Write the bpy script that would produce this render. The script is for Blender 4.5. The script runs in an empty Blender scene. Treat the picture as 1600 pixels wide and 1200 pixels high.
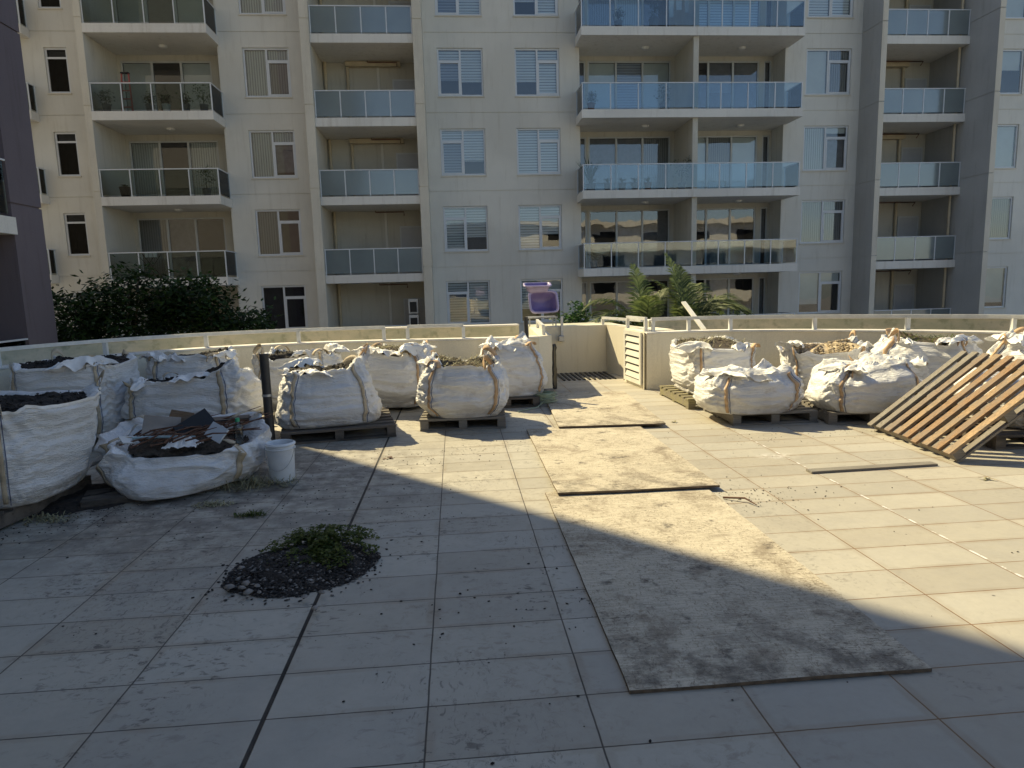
import bpy, math, random
from mathutils import Vector, Matrix, noise
R = math.radians
random.seed(7)
S = bpy.context.scene
COL = S.collection

# ------------------------------------------------------------------ camera
FPX, PITCH, ROLL, YAW, H = 1040.0, 0.14371, -0.027382, 0.080955, 1.5429
fw = Vector((math.sin(YAW)*math.cos(PITCH), math.cos(YAW)*math.cos(PITCH), -math.sin(PITCH)))
r0 = Vector((math.cos(YAW), -math.sin(YAW), 0)); u0 = r0.cross(fw)
rt = math.cos(ROLL)*r0 + math.sin(ROLL)*u0
up = -math.sin(ROLL)*r0 + math.cos(ROLL)*u0
cam = bpy.data.cameras.new('camera'); co = bpy.data.objects.new('camera', cam); COL.objects.link(co)
cam.sensor_width = 36; cam.lens = FPX/1600*36; cam.clip_end = 600; cam.clip_start = .05
co.matrix_world = Matrix(((rt.x, up.x, -fw.x, 0), (rt.y, up.y, -fw.y, 0), (rt.z, up.z, -fw.z, H), (0, 0, 0, 1)))
S.camera = co

# ------------------------------------------------------------------ light
SUN_EL, SUN_AZ = R(43), math.atan2(-.663, .748)      # azimuth clockwise from +Y
w = bpy.data.worlds.new('World'); S.world = w; w.use_nodes = True
nt = w.node_tree; bg = nt.nodes['Background']
sky = nt.nodes.new('ShaderNodeTexSky'); sky.sky_type = 'NISHITA'; sky.sun_disc = False
sky.sun_elevation = SUN_EL; sky.sun_rotation = SUN_AZ
nt.links.new(sky.outputs[0], bg.inputs[0]); bg.inputs[1].default_value = .094
sl = bpy.data.lights.new('sun', 'SUN'); sl.energy = 4.8; sl.angle = R(.53); sl.color = (1, .85, .52)
so = bpy.data.objects.new('sun', sl); COL.objects.link(so)
sd = Vector((math.sin(SUN_AZ)*math.cos(SUN_EL), math.cos(SUN_AZ)*math.cos(SUN_EL), math.sin(SUN_EL)))
so.rotation_euler = sd.to_track_quat('Z', 'Y').to_euler(); so.location = (-10, 10, 30)
S.view_settings.view_transform = 'Standard'; S.view_settings.look = 'None'
S.view_settings.exposure = 0.74; S.view_settings.gamma = 1

# ------------------------------------------------------------------ helpers
def at_ground(px, py, z=0):
    d = fw + rt*((px-800)/FPX) - up*((py-600)/FPX); t = (z-H)/d.z
    return Vector((d.x*t, d.y*t, z))
def at_depth(px, py, Y):
    d = fw + rt*((px-800)/FPX) - up*((py-600)/FPX); t = Y/d.y
    return Vector((d.x*t, Y, H+d.z*t))
SC = 1.125
def D(p): return (p[0]*SC, p[1]*SC, H+(p[2]-H)*SC)

class MB:
    def __init__(s): s.v = []; s.f = []; s.M = None; s.sm = []
    def add(s, vs, fs, smooth=False):
        o = len(s.v)
        if s.M is not None: vs = [tuple(s.M @ Vector(p)) for p in vs]
        s.v += [tuple(p) for p in vs]; s.f += [tuple(i+o for i in f) for f in fs]; s.sm += [smooth]*len(fs)
        return s
    def box(s, x0, x1, y0, y1, z0, z1):
        return s.add([(x0,y0,z0),(x1,y0,z0),(x1,y1,z0),(x0,y1,z0),(x0,y0,z1),(x1,y0,z1),(x1,y1,z1),(x0,y1,z1)],
              [(0,3,2,1),(4,5,6,7),(0,1,5,4),(1,2,6,5),(2,3,7,6),(3,0,4,7)])
    def quad(s, a, b, c, d): return s.add([a,b,c,d], [(0,1,2,3)])
    def prism(s, poly, z0, z1):
        n = len(poly)
        return s.add([(x,y,z0) for x,y in poly]+[(x,y,z1) for x,y in poly],
            [tuple(range(n))[::-1], tuple(range(n,2*n))]+[(i,(i+1)%n,n+(i+1)%n,n+i) for i in range(n)])
    def tube(s, pts, r, n=8, cap=True):
        pts = [Vector(p) for p in pts]; rs = r if isinstance(r,(list,tuple)) else [r]*len(pts)
        vs=[]; prev=None
        for i,p in enumerate(pts):
            t = (pts[min(i+1,len(pts)-1)]-pts[max(i-1,0)]).normalized()
            a = Vector((0,0,1)) if prev is None else prev
            if prev is None and abs(t.z)>.9: a = Vector((1,0,0))
            a = (a - t*a.dot(t)).normalized(); prev = a; b = t.cross(a)
            for k in range(n):
                th = 2*math.pi*k/n; vs.append(p+(a*math.cos(th)+b*math.sin(th))*rs[i])
        fs=[(i*n+k, i*n+(k+1)%n, (i+1)*n+(k+1)%n, (i+1)*n+k) for i in range(len(pts)-1) for k in range(n)]
        s.add(vs, fs, True)
        if cap: s.add([vs[k] for k in range(n)], [tuple(range(n))[::-1]]); s.add(vs[-n:], [tuple(range(n))])
        return s
    def lathe(s, prof, cx=0, cy=0, n=24, M=None):
        vs=[]; m=len(prof)
        for (r,z) in prof:
            for k in range(n):
                th=2*math.pi*k/n; vs.append((cx+r*math.cos(th), cy+r*math.sin(th), z))
        fs=[(i*n+k, i*n+(k+1)%n, (i+1)*n+(k+1)%n, (i+1)*n+k) for i in range(m-1) for k in range(n)]
        return s.add(vs, fs, True)
    def build(s, name, mat, parent=None, tf=None, bevel=0, loc=None):
        me = bpy.data.meshes.new(name)
        vs = [tf(p) for p in s.v] if tf else s.v
        if parent is not None:
            o = Vector(parent['_o']) if '_o' in parent else Vector((0,0,0)); vs = [tuple(Vector(p)-o) for p in vs]
        elif loc is not None:
            o = Vector(loc); vs = [tuple(Vector(p)-o) for p in vs]
        me.from_pydata(vs, [], s.f); me.update()
        me.polygons.foreach_set('use_smooth', s.sm)
        ob = bpy.data.objects.new(name, me); COL.objects.link(ob)
        if isinstance(mat, (list,tuple)):
            for m in mat: me.materials.append(m)
        else: me.materials.append(mat)
        if parent is not None:
            ob.parent = parent; ob['_o'] = parent['_o'] if '_o' in parent else (0,0,0)
        elif loc is not None: ob.location = loc; ob['_o'] = tuple(loc)
        if bevel:
            b = ob.modifiers.new('bevel','BEVEL'); b.width = bevel; b.segments = 2; b.limit_method='ANGLE'
        return ob
def tag(o, label=None, cat=None, group=None, kind=None):
    if label: o['label']=label
    if cat: o['category']=cat
    if group: o['group']=group
    if kind: o['kind']=kind
    return o
def thing(name, loc, label, cat, group=None):
    o = bpy.data.objects.new(name, None); COL.objects.link(o); o.location = loc; o['_o'] = tuple(loc)
    o.empty_display_size = .1
    return tag(o, label, cat, group)
def Mrot(loc, rz=0, rx=0, ry=0):
    return Matrix.Translation(loc) @ Matrix.Rotation(rz,4,'Z') @ Matrix.Rotation(ry,4,'Y') @ Matrix.Rotation(rx,4,'X')

# ------------------------------------------------------------------ materials
class NT:
    def __init__(s, name):
        s.m = bpy.data.materials.new(name); s.m.use_nodes = True; s.t = s.m.node_tree
        s.b = s.t.nodes['Principled BSDF']; s.out = s.t.nodes['Material Output']
        s.tc = s.t.nodes.new('ShaderNodeTexCoord')
        s.gp = s.t.nodes.new('ShaderNodeNewGeometry')
    def link(s, a, b): s.t.links.new(a, b)
    def sock(s, node, i, v):
        if hasattr(v, 'links') or hasattr(v, 'is_linked'): s.link(v, node.inputs[i])
        elif v is not None: node.inputs[i].default_value = v
    def pos(s): return s.gp.outputs['Position']
    def obj(s): return s.tc.outputs['Object']
    def scale(s, v, sc, rz=0):
        n = s.t.nodes.new('ShaderNodeMapping'); s.link(v, n.inputs[0]); n.inputs['Scale'].default_value = sc
        n.inputs['Rotation'].default_value = (0,0,rz); return n.outputs[0]
    def noise(s, v, sc, det=4, rough=.55, dist=0):
        n = s.t.nodes.new('ShaderNodeTexNoise'); s.link(v, n.inputs['Vector'])
        n.inputs['Scale'].default_value=sc; n.inputs['Detail'].default_value=det; n.inputs['Roughness'].default_value=rough
        n.inputs['Distortion'].default_value=dist; return n.outputs[0]
    def vor(s, v, sc, feat='F1', out=0):
        n = s.t.nodes.new('ShaderNodeTexVoronoi'); n.feature=feat; s.link(v, n.inputs['Vector']); n.inputs['Scale'].default_value=sc; return n.outputs[out]
    def ramp(s, v, a, b, lo=0., hi=1.):
        n = s.t.nodes.new('ShaderNodeMapRange'); s.link(v, n.inputs[0]); n.inputs[1].default_value=a; n.inputs[2].default_value=b
        n.inputs[3].default_value=lo; n.inputs[4].default_value=hi; n.interpolation_type='SMOOTHSTEP' ; return n.outputs[0]
    def math(s, op, a, b=None, c=None):
        n = s.t.nodes.new('ShaderNodeMath'); n.operation=op
        s.sock(n,0,a); s.sock(n,1,b)
        if c is not None: s.sock(n,2,c)
        return n.outputs[0]
    def sep(s, v): n = s.t.nodes.new('ShaderNodeSeparateXYZ'); s.link(v, n.inputs[0]); return n.outputs
    def comb(s, x, y, z=0.):
        n = s.t.nodes.new('ShaderNodeCombineXYZ'); s.sock(n,0,x); s.sock(n,1,y); s.sock(n,2,z); return n.outputs[0]
    def mix(s, f, a, b, mode='MIX'):
        n = s.t.nodes.new('ShaderNodeMix'); n.data_type='RGBA'; n.blend_type=mode
        s.sock(n,0,f); s.sock(n,6,a); s.sock(n,7,b); return n.outputs[2]
    def white(s, v): n = s.t.nodes.new('ShaderNodeTexWhiteNoise'); n.noise_dimensions='3D'; s.link(v,n.inputs[0]); return n.outputs[0]
    def bump(s, h, st=.5, d=.01):
        n = s.t.nodes.new('ShaderNodeBump'); n.inputs['Strength'].default_value=st; n.inputs['Distance'].default_value=d
        s.link(h, n.inputs['Height']); s.link(n.outputs[0], s.b.inputs['Normal']); return n.outputs[0]
    def set(s, col=None, rough=None, metal=None, spec=None):
        if col is not None: s.sock(s.b, 0, (*col,1) if isinstance(col,tuple) and len(col)==3 else col)
        if rough is not None: s.sock(s.b, 'Roughness', rough)
        if metal is not None: s.b.inputs['Metallic'].default_value=metal
        if spec is not None: s.b.inputs['Specular IOR Level'].default_value=spec
        return s
def c4(r,g,b): return (r,g,b,1)

def simple(name, col, rough=.6, var=.15, sc=3, metal=0, bump=0, bsc=40, spec=.5, sx=(1,1,1), low=None):
    n = NT(name); p = n.scale(n.obj(), sx)
    a = n.noise(p, sc, 5); f = n.ramp(a, .3, .7)
    d = tuple(c*(1-var) for c in col) if low is None else low
    n.set(n.mix(f, c4(*d), c4(*[min(1,c*(1+var*.5)) for c in col])), rough, metal, spec)
    if bump: n.bump(n.noise(p, bsc, 4), bump, .01)
    return n.m

def render_wall(name, col, stain=.25, grad=0):
    n = NT(name); p = n.pos()
    a = n.noise(p, .35, 4, .6); b = n.noise(n.scale(p,(5.,5.,.45)), 1.0, 6, .7)
    f = n.ramp(a,.3,.72); g = n.ramp(b,.5,.75)
    base = n.mix(f, c4(*[c*.9 for c in col]), c4(*[c*1.06 for c in col]))
    fine = n.ramp(n.noise(p, 60, 3), .3, .7, .94, 1.04)
    base = n.mix(n.math('MULTIPLY', g, stain*1.6), base, c4(col[0]*.62, col[1]*.58, col[2]*.52))
    hs = n.t.nodes.new('ShaderNodeMix'); hs.data_type='RGBA'; hs.blend_type='MULTIPLY'; hs.inputs[0].default_value=1
    n.link(base, hs.inputs[6]); n.link(fine, hs.inputs[7])
    n.set(hs.outputs[2], .85, 0, .3); n.bump(n.noise(p, 90, 4), .25, .004)
    return n.m

M = {}
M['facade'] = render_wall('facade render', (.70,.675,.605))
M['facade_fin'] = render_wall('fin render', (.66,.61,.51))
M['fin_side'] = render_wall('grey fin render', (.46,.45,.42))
M['slab'] = render_wall('slab paint', (.74,.71,.65), .3)
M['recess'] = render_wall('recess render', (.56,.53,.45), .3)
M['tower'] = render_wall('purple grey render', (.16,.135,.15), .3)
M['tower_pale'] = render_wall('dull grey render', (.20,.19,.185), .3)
M['parapet'] = render_wall('parapet render', (.77,.71,.565), .3)
M['outer'] = NT('mossy render').m
def mossy():
    n = NT('mossy outer render'); p = n.pos(); a = n.ramp(n.noise(n.scale(p,(1,1,2.5)), 1.6, 6, .65), .35, .65)
    b = n.ramp(n.noise(p, 9, 5), .5,.7)
    c = n.mix(a, c4(.46,.46,.35), c4(.64,.59,.46)); c = n.mix(n.math('MULTIPLY',b,.45), c, c4(.16,.19,.11))
    n.set(c, .85); return n.m
M['outer'] = mossy()
M['alu'] = simple('white powder coat', (.66,.68,.70), .35, .05)
M['alu_rail'] = simple('rail paint', (.70,.70,.67), .4, .12, 8)
M['frame_grey'] = simple('door frame paint', (.55,.56,.55), .4, .06)
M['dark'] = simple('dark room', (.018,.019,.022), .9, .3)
M['grey_pipe'] = simple('dark plastic pipe', (.035,.032,.03), .5, .3, 8, bump=.1)
M['cream_pipe'] = simple('cream pipe paint', (.56,.47,.32), .5, .1)
M['rust_pipe'] = simple('copper pipe', (.16,.07,.045), .5, .3)
M['door'] = simple('grey painted door', (.47,.47,.47), .5, .05)
M['lamp'] = simple('opal lamp cover', (.75,.74,.70), .3, .03)
M['whiteplastic'] = simple('white bucket plastic', (.72,.75,.78), .35, .12, 5)
M['lilac'] = simple('lilac plastic', (.40,.35,.56), .35, .1, 5)
M['purple'] = simple('purple plastic inside', (.24,.19,.42), .35, .15, 5)
M['ac'] = simple('air conditioner paint', (.62,.62,.60), .4, .08)
M['black'] = simple('black plastic', (.012,.012,.013), .5, .3, 8)
M['steel'] = simple('galvanised steel', (.45,.46,.47), .4, .2, 12, metal=.7)
M['red'] = simple('red ladder paint', (.42,.10,.085), .5, .1)
M['terracotta'] = simple('pot clay', (.22,.11,.075), .8, .2, 9)
M['potgrey'] = simple('grey pot', (.20,.21,.23), .7, .2, 9)
M['cardboard'] = simple('grey brown card', (.27,.235,.20), .8, .2, 6)
M['stick'] = simple('brown sticks', (.13,.065,.04), .85, .4, 30)
M['bluetube'] = simple('pale blue tube', (.30,.42,.46), .4, .1)
M['green'] = simple('green cap', (.03,.32,.16), .4, .1)
M['drywood'] = simple('weathered timber', (.20,.18,.15), .85, .35, 8, bump=.4, bsc=30, sx=(1,8,8))

def blind_h(name, c1, c2, n_per=28.):
    n = NT(name); z = n.sep(n.pos())[2]
    f = n.math('FRACT', n.math('MULTIPLY', z, n_per/1.76)); g = n.ramp(f, .0, .28); h = n.ramp(f,.85,1.,1.,0.)
    k = n.math('MULTIPLY', g, h)
    n.set(n.mix(k, c4(*c2), c4(*c1)), .5); n.bump(k, .6, .01); return n.m
def blind_v(name, c1, c2, per=11.):
    n = NT(name); x = n.sep(n.pos())[0]
    f = n.math('FRACT', n.math('MULTIPLY', x, per)); g = n.ramp(f, .0, .25); h = n.ramp(f,.7,1.,1.,.35)
    k = n.math('MULTIPLY', g, h)
    n.set(n.mix(k, c4(*c2), c4(*c1)), .7); n.bump(k,.6,.02); return n.m
M['bh'] = blind_h('horizontal blind', (.74,.78,.80), (.10,.13,.17),17.)
M['bh_d'] = blind_h('dark horizontal blind', (.34,.38,.46), (.04,.05,.08),17.)
M['bv'] = blind_v('vertical blind', (.60,.62,.58), (.22,.23,.22))
M['bv_d'] = blind_v('grey vertical blind', (.26,.26,.25), (.09,.09,.09))
M['curt'] = simple('roller blind', (.62,.64,.61), .8, .05)
M['curt_d'] = simple('grey curtain', (.17,.17,.18), .8, .2, 6)

def glass(name, tint=(.75,.8,.8), refl=1.0, rough=.02, wav=.02, ior=1.5, facing=.05):
    n = NT(name); t = n.t
    tr = t.nodes.new('ShaderNodeBsdfTransparent'); tr.inputs[0].default_value=(*tint,1)
    gl = t.nodes.new('ShaderNodeBsdfGlossy'); gl.inputs[0].default_value=(refl,refl,refl,1); gl.inputs['Roughness'].default_value=rough
    fr = t.nodes.new('ShaderNodeFresnel'); fr.inputs[0].default_value=ior
    b = t.nodes.new('ShaderNodeBump'); b.inputs['Strength'].default_value=1; b.inputs['Distance'].default_value=wav
    n.link(n.noise(n.scale(n.pos(),(1,1,1)), .8, 2), b.inputs['Height']); n.link(b.outputs[0], gl.inputs['Normal'])
    mx = t.nodes.new('ShaderNodeMixShader'); fac = n.math('ADD', fr.outputs[0], facing)
    n.link(fac, mx.inputs[0]); n.link(tr.outputs[0], mx.inputs[1]); n.link(gl.outputs[0], mx.inputs[2])
    n.link(mx.outputs[0], n.out.inputs[0]); t.nodes.remove(n.b); return n.m
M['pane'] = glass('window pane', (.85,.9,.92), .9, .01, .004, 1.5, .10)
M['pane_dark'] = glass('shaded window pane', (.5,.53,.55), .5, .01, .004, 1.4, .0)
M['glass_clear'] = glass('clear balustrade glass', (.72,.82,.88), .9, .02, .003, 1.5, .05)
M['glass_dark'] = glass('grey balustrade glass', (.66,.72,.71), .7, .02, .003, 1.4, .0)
def frosted():
    n = NT('frosted balustrade glass'); t = n.t
    df = t.nodes.new('ShaderNodeBsdfDiffuse'); a = n.ramp(n.noise(n.pos(), .7, 3), .3, .7)
    n.link(n.mix(a, c4(.27,.325,.335), c4(.32,.38,.39)), df.inputs[0])
    tl = t.nodes.new('ShaderNodeBsdfTransparent'); tl.inputs[0].default_value=(.5,.58,.58,1)
    m1 = t.nodes.new('ShaderNodeMixShader'); m1.inputs[0].default_value=.45
    n.link(df.outputs[0], m1.inputs[1]); n.link(tl.outputs[0], m1.inputs[2])
    gl = t.nodes.new('ShaderNodeBsdfGlossy'); gl.inputs['Roughness'].default_value=.12
    m2 = t.nodes.new('ShaderNodeMixShader'); fr = t.nodes.new('ShaderNodeFresnel'); fr.inputs[0].default_value=1.5
    n.link(n.math('ADD', fr.outputs[0], .1), m2.inputs[0]); n.link(m1.outputs[0], m2.inputs[1]); n.link(gl.outputs[0], m2.inputs[2])
    n.link(m2.outputs[0], n.out.inputs[0]); t.nodes.remove(n.b); return n.m
M['glass_frost'] = frosted()

# deck tiles
TX0, TW, TY0, TD = -0.7612, .6, 2.3122, .29367
def deck_mat():
    n = NT('deck tiles'); p = n.pos(); s = n.sep(p)
    wob = n.math('MULTIPLY', n.math('SUBTRACT', n.noise(p, 5, 3), .5), .006)
    u = n.math('DIVIDE', n.math('SUBTRACT', n.math('ADD', s[0], wob), TX0), TW)
    v = n.math('DIVIDE', n.math('SUBTRACT', n.math('ADD', s[1], wob), TY0), TD)
    iu = n.math('FLOOR', u); iv = n.math('FLOOR', v); fu = n.math('FRACT', u); fv = n.math('FRACT', v)
    def edge(f, size, wid):
        d = n.math('MULTIPLY', n.math('MINIMUM', f, n.math('SUBTRACT', 1., f)), size)
        return n.ramp(d, wid*.45, wid, 1., 0.)
    gr = n.math('MAXIMUM', edge(fu, TW, .0045), edge(fv, TD, .0038))
    # soft dirt halo along joints
    halo = n.math('MAXIMUM', edge(fu, TW, .045), edge(fv, TD, .035))
    rnd = n.white(n.comb(iu, iv, 0.)); rnd2 = n.white(n.comb(iu, iv, 3.))
    base = n.mix(rnd, c4(.385,.35,.285), c4(.50,.465,.385))
    base = n.mix(n.math('MULTIPLY', rnd2, .3), base, c4(.40,.40,.375))
    big = n.ramp(n.noise(p, .55, 5, .6), .32, .68)
    base = n.mix(n.math('MULTIPLY', big, .30), base, c4(.31,.29,.245))
    mot = n.ramp(n.noise(p, 22, 6, .7), .35, .7, 0., .16); base = n.mix(mot, base, c4(.27,.25,.21))
    hn = n.ramp(n.noise(p, 2.2, 5, .65), .4, .65)
    base = n.mix(n.math('MULTIPLY', n.math('MULTIPLY', halo, hn), .35), base, c4(.27,.205,.13))
    # scuffs: sharp smeared marks, only in patches, stretched
    def scuff(sc, ang, pscale, lo, hi, amt, base, col):
        q = n.scale(p, sc, ang)
        a = n.ramp(n.noise(q, 16, 7, .72, .6), lo, hi); m = n.ramp(n.noise(p, pscale, 4, .65), .47, .60)
        m = n.math('MULTIPLY', m, n.ramp(s[0], .9, 2.6, 1., .25))
        return n.mix(n.math('MULTIPLY', n.math('MULTIPLY', a, m), amt), base, col)
    base = scuff((1,1.8,1), .5, .9, .53, .63, .75, base, c4(.085,.075,.065))
    base = scuff((1,1.2,1), 1.0, .6, .50, .66, .45, base, c4(.20,.155,.11))
    base = scuff((2.4,1,1), -.4, .75, .55, .64, .65, base, c4(.10,.09,.08))
    # spots
    vd = n.vor(p, 7.); r3 = n.white(n.comb(n.math('FLOOR', n.math('MULTIPLY', s[0], 7.)), n.math('FLOOR', n.math('MULTIPLY', s[1], 7.)), 1.))
    sp = n.math('MULTIPLY', n.ramp(vd, .035, .07, 1., 0.), n.ramp(n.noise(p, 2.7, 2), .5, .58))
    base = n.mix(n.math('MULTIPLY', sp, .75), base, c4(.06,.055,.05))
    # soil stain region near the left bags
    dx = n.math('ADD', s[0], 2.1); dy = n.math('SUBTRACT', s[1], 5.6)
    rr = n.math('SQRT', n.math('ADD', n.math('MULTIPLY', dx, n.math('MULTIPLY', dx, .45)), n.math('MULTIPLY', dy, n.math('MULTIPLY', dy, .5))))
    near = n.ramp(rr, .3, 1.9, 1., 0.)
    near = n.math('MULTIPLY', near, n.ramp(n.noise(p, 5, 7, .7), .35, .62))
    base = n.mix(n.math('MULTIPLY', near, .8), base, c4(.085,.07,.06))
    # white plaster streak along one joint
    dl = n.math('ABSOLUTE', n.math('SUBTRACT', s[0], TX0+6*TW+.012))
    wl = n.math('MULTIPLY', n.ramp(dl, .003, .013, 1., 0.), n.ramp(n.noise(n.scale(p,(1,2.2,1)), 3.5, 6, .75), .50, .56))
    wl = n.math('MULTIPLY', wl, n.ramp(s[1], 6.2, 6.6, 1., 0.))
    # grout, painted dark over the shaded side and orange over the sunlit side
    gcol = n.mix(n.ramp(s[0], .3, 1.8), c4(.05,.042,.035), c4(.20,.105,.04))
    base = n.mix(n.math('MULTIPLY', gr, .9), base, gcol)
    jd = n.math('ABSOLUTE', n.math('SUBTRACT', s[0], TX0)); jm = n.ramp(jd, .007, .011, 1., 0.)
    base = n.mix(jm, base, c4(.02,.018,.017))
    base = n.mix(n.math('MULTIPLY', wl, .85), base, c4(.75,.74,.72))
    px = n.math('MULTIPLY', n.math('SUBTRACT', s[0], 2.78), 2.2); py = n.math('MULTIPLY', n.math('SUBTRACT', s[1], 5.55), 4.)
    pd = n.math('SQRT', n.math('ADD', n.math('MULTIPLY', px, px), n.math('MULTIPLY', py, py)))
    pm = n.math('MULTIPLY', n.ramp(pd, .1, .55, 1., 0.), n.ramp(n.noise(p, 14, 6, .7), .42, .6))
    base = n.mix(n.math('MULTIPLY', pm, .55), base, c4(.72,.70,.66))
    n.set(base, n.ramp(n.noise(p, 6, 4), .3, .7, .5, .78), 0, .35)
    hgt = n.math('SUBTRACT', n.math('MULTIPLY', n.noise(p, 120, 4), .12), n.math('ADD', gr, n.math('MULTIPLY', jm, 3.)))
    tilt = n.math('MULTIPLY', rnd, .0)
    n.bump(n.math('ADD', hgt, tilt), .6, .004)
    return n.m
M['deck'] = deck_mat()

def ply_mat():
    n = NT('dirty form plywood'); p = n.obj()
    g = n.noise(n.scale(p,(1,14,1)), 6, 6, .65, .4); a = n.ramp(g, .3, .75)
    base = n.mix(a, c4(.46,.41,.315), c4(.64,.575,.455))
    chips = n.ramp(n.noise(n.scale(p,(1,1.4,1),.6), 38, 6, .75, 1.2), .55, .66)
    base = n.mix(n.math('MULTIPLY', chips, .55), base, c4(.26,.20,.13))
    fl = n.ramp(n.noise(n.scale(p,(1,3.2,1),.9), 26, 5, .8, .8), .53, .60); fm = n.ramp(n.noise(p, 2.4, 4, .6), .42, .6)
    base = n.mix(n.math('MULTIPLY', n.math('MULTIPLY', fl, fm), .8), base, c4(.13,.10,.07))
    fl2 = n.ramp(n.noise(n.scale(p,(2.6,1,1),-.5), 30, 5, .8, .5), .555, .62)
    base = n.mix(n.math('MULTIPLY', fl2, .6), base, c4(.15,.11,.075))
    d1 = n.ramp(n.noise(p, 3.2, 8, .72, .5), .47, .68)
    base = n.mix(n.math('MULTIPLY', d1, .65), base, c4(.17,.13,.09))
    d2 = n.ramp(n.noise(n.scale(p,(1,1,1),1.1), 6.5, 8, .7), .56, .68)
    base = n.mix(n.math('MULTIPLY', d2, .75), base, c4(.07,.06,.052))
    y = n.sep(p)[1]; x = n.sep(p)[0]
    e = n.math('MAXIMUM', n.ramp(y, -.5, -1.2, 0., 1.), n.ramp(y, -.15, -1.1, 0., .55))
    ed = n.math('MULTIPLY', e, n.ramp(n.noise(p, 4.5, 8, .7), .42, .62))
    base = n.mix(n.math('MULTIPLY', ed, .7), base, c4(.075,.062,.052))
    n.set(base, .8, 0, .25); n.bump(n.math('ADD', g, chips), .5, .006); return n.m
M['ply'] = ply_mat()
M['plyedge'] = simple('plywood edge', (.16,.115,.075), .85, .4, 20)

def bag_mat():
    n = NT('woven white polypropylene'); p = n.obj()
    a = n.ramp(n.noise(p, 2.2, 6, .6), .35, .7); z = n.sep(p)[2]
    base = n.mix(a, c4(.76,.755,.74), c4(.87,.87,.87))
    dirt = n.ramp(n.noise(n.scale(p,(1,1,1.6)), 3.6, 7, .68), .54, .74)
    base = n.mix(n.math('MULTIPLY', dirt, .5), base, c4(.42,.35,.27))
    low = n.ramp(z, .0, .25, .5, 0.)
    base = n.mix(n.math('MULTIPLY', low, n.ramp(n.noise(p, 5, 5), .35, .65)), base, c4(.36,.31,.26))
    n.set(base, .55, 0, .35)
    cr = n.noise(n.scale(p,(1.,1.,4.2)), 5.5, 7, .66, .7)
    cr2 = n.noise(n.scale(p,(1.6,1.6,9.)), 6, 3, .5, .4)
    wv = n.noise(n.scale(p,(1,1,1)), 220, 1)
    def crease(q): return n.math('ABSOLUTE', n.math('SUBTRACT', q, .5))
    cr3 = n.noise(n.scale(p,(1.2,1.2,1.9)), 4.2, 6, .6, 1.2)
    h = n.math('ADD', n.math('ADD', crease(cr), n.math('MULTIPLY', crease(cr2), .8)), n.math('MULTIPLY', wv, .02))
    h = n.math('ADD', h, n.math('MULTIPLY', crease(cr3), .35))
    n.bump(h, .9, .038); return n.m
M['bag'] = bag_mat()
M['bagflap'] = simple('woven bag cloth', (.78,.78,.77), .55, .2, 5, bump=.6, bsc=14, low=(.66,.64,.61))
def strap_mat(name, c):
    n = NT(name); p = n.obj(); a = n.ramp(n.noise(p, 12, 5), .3,.7)
    n.set(n.mix(a, c4(*[x*.65 for x in c]), c4(*c)), .75); n.bump(n.noise(p, 150, 2), .4, .003); return n.m
M['strap'] = strap_mat('tan webbing', (.60,.41,.245)); M['strap_pale'] = strap_mat('cream webbing', (.58,.48,.34))
M['seam'] = simple('blue grey seam thread', (.10,.13,.22), .8, .3, 30)
M['soil'] = simple('dark potting soil', (.028,.022,.018), .95, .6, 30, bump=1, bsc=60)
def mulch():
    n = NT('dark gravelly mulch'); rv = n.gp.outputs['Random Per Island']
    n.set(n.mix(n.ramp(rv,.80,1.), n.mix(rv, c4(.018,.015,.013), c4(.05,.042,.036)), c4(.22,.20,.18)), .9); return n.m
M['mulch'] = mulch()
M['soil_l'] = simple('brown soil', (.09,.07,.05), .95, .5, 20, bump=1, bsc=60)
M['pebble'] = simple('tan pebbles', (.50,.40,.26), .8, .5, 6)
M['stone'] = simple('river stones', (.30,.27,.24), .7, .4, 4)
M['strawgrass'] = simple('dry grass', (.34,.31,.18), .85, .5, 20)
def wood(name, c, var=.4):
    n = NT(name); p = n.obj(); g = n.noise(n.scale(p,(1.5,22,22)), 3, 6, .6, .3)
    big = n.ramp(n.noise(n.scale(p,(.6,5,5)), 2.2, 3), .35, .65)
    base = n.mix(n.ramp(g,.3,.7), c4(*[x*(1-var) for x in c]), c4(*c)); base = n.mix(n.math('MULTIPLY',big,.6), base, c4(.20,.17,.14)); x_=n.math('ABSOLUTE', n.sep(p)[0]); kn=n.ramp(n.vor(n.scale(p,(3,9,9)),1.3),.06,.12,1.,0.); base=n.mix(n.math('MULTIPLY',kn,.8),base,c4(.07,.045,.03))
    n.set(base, .8, 0, .3); n.bump(g, .6, .006); return n.m
M['wood_grey'] = wood('grey pallet timber', (.27,.25,.215)); M['wood_tan'] = wood('tan pallet timber', (.45,.31,.18))
M['wood_brown'] = wood('brown pallet timber', (.32,.20,.11)); M['wood_tan2'] = wood('light brown pallet timber', (.38,.26,.15)); M['wood_mix'] = wood('grey brown pallet timber', (.27,.20,.145)); M['wood_dark'] = wood('dark damp pallet timber', (.085,.075,.065))
M['wood_green'] = wood('mossy pallet timber', (.30,.27,.15))
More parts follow.
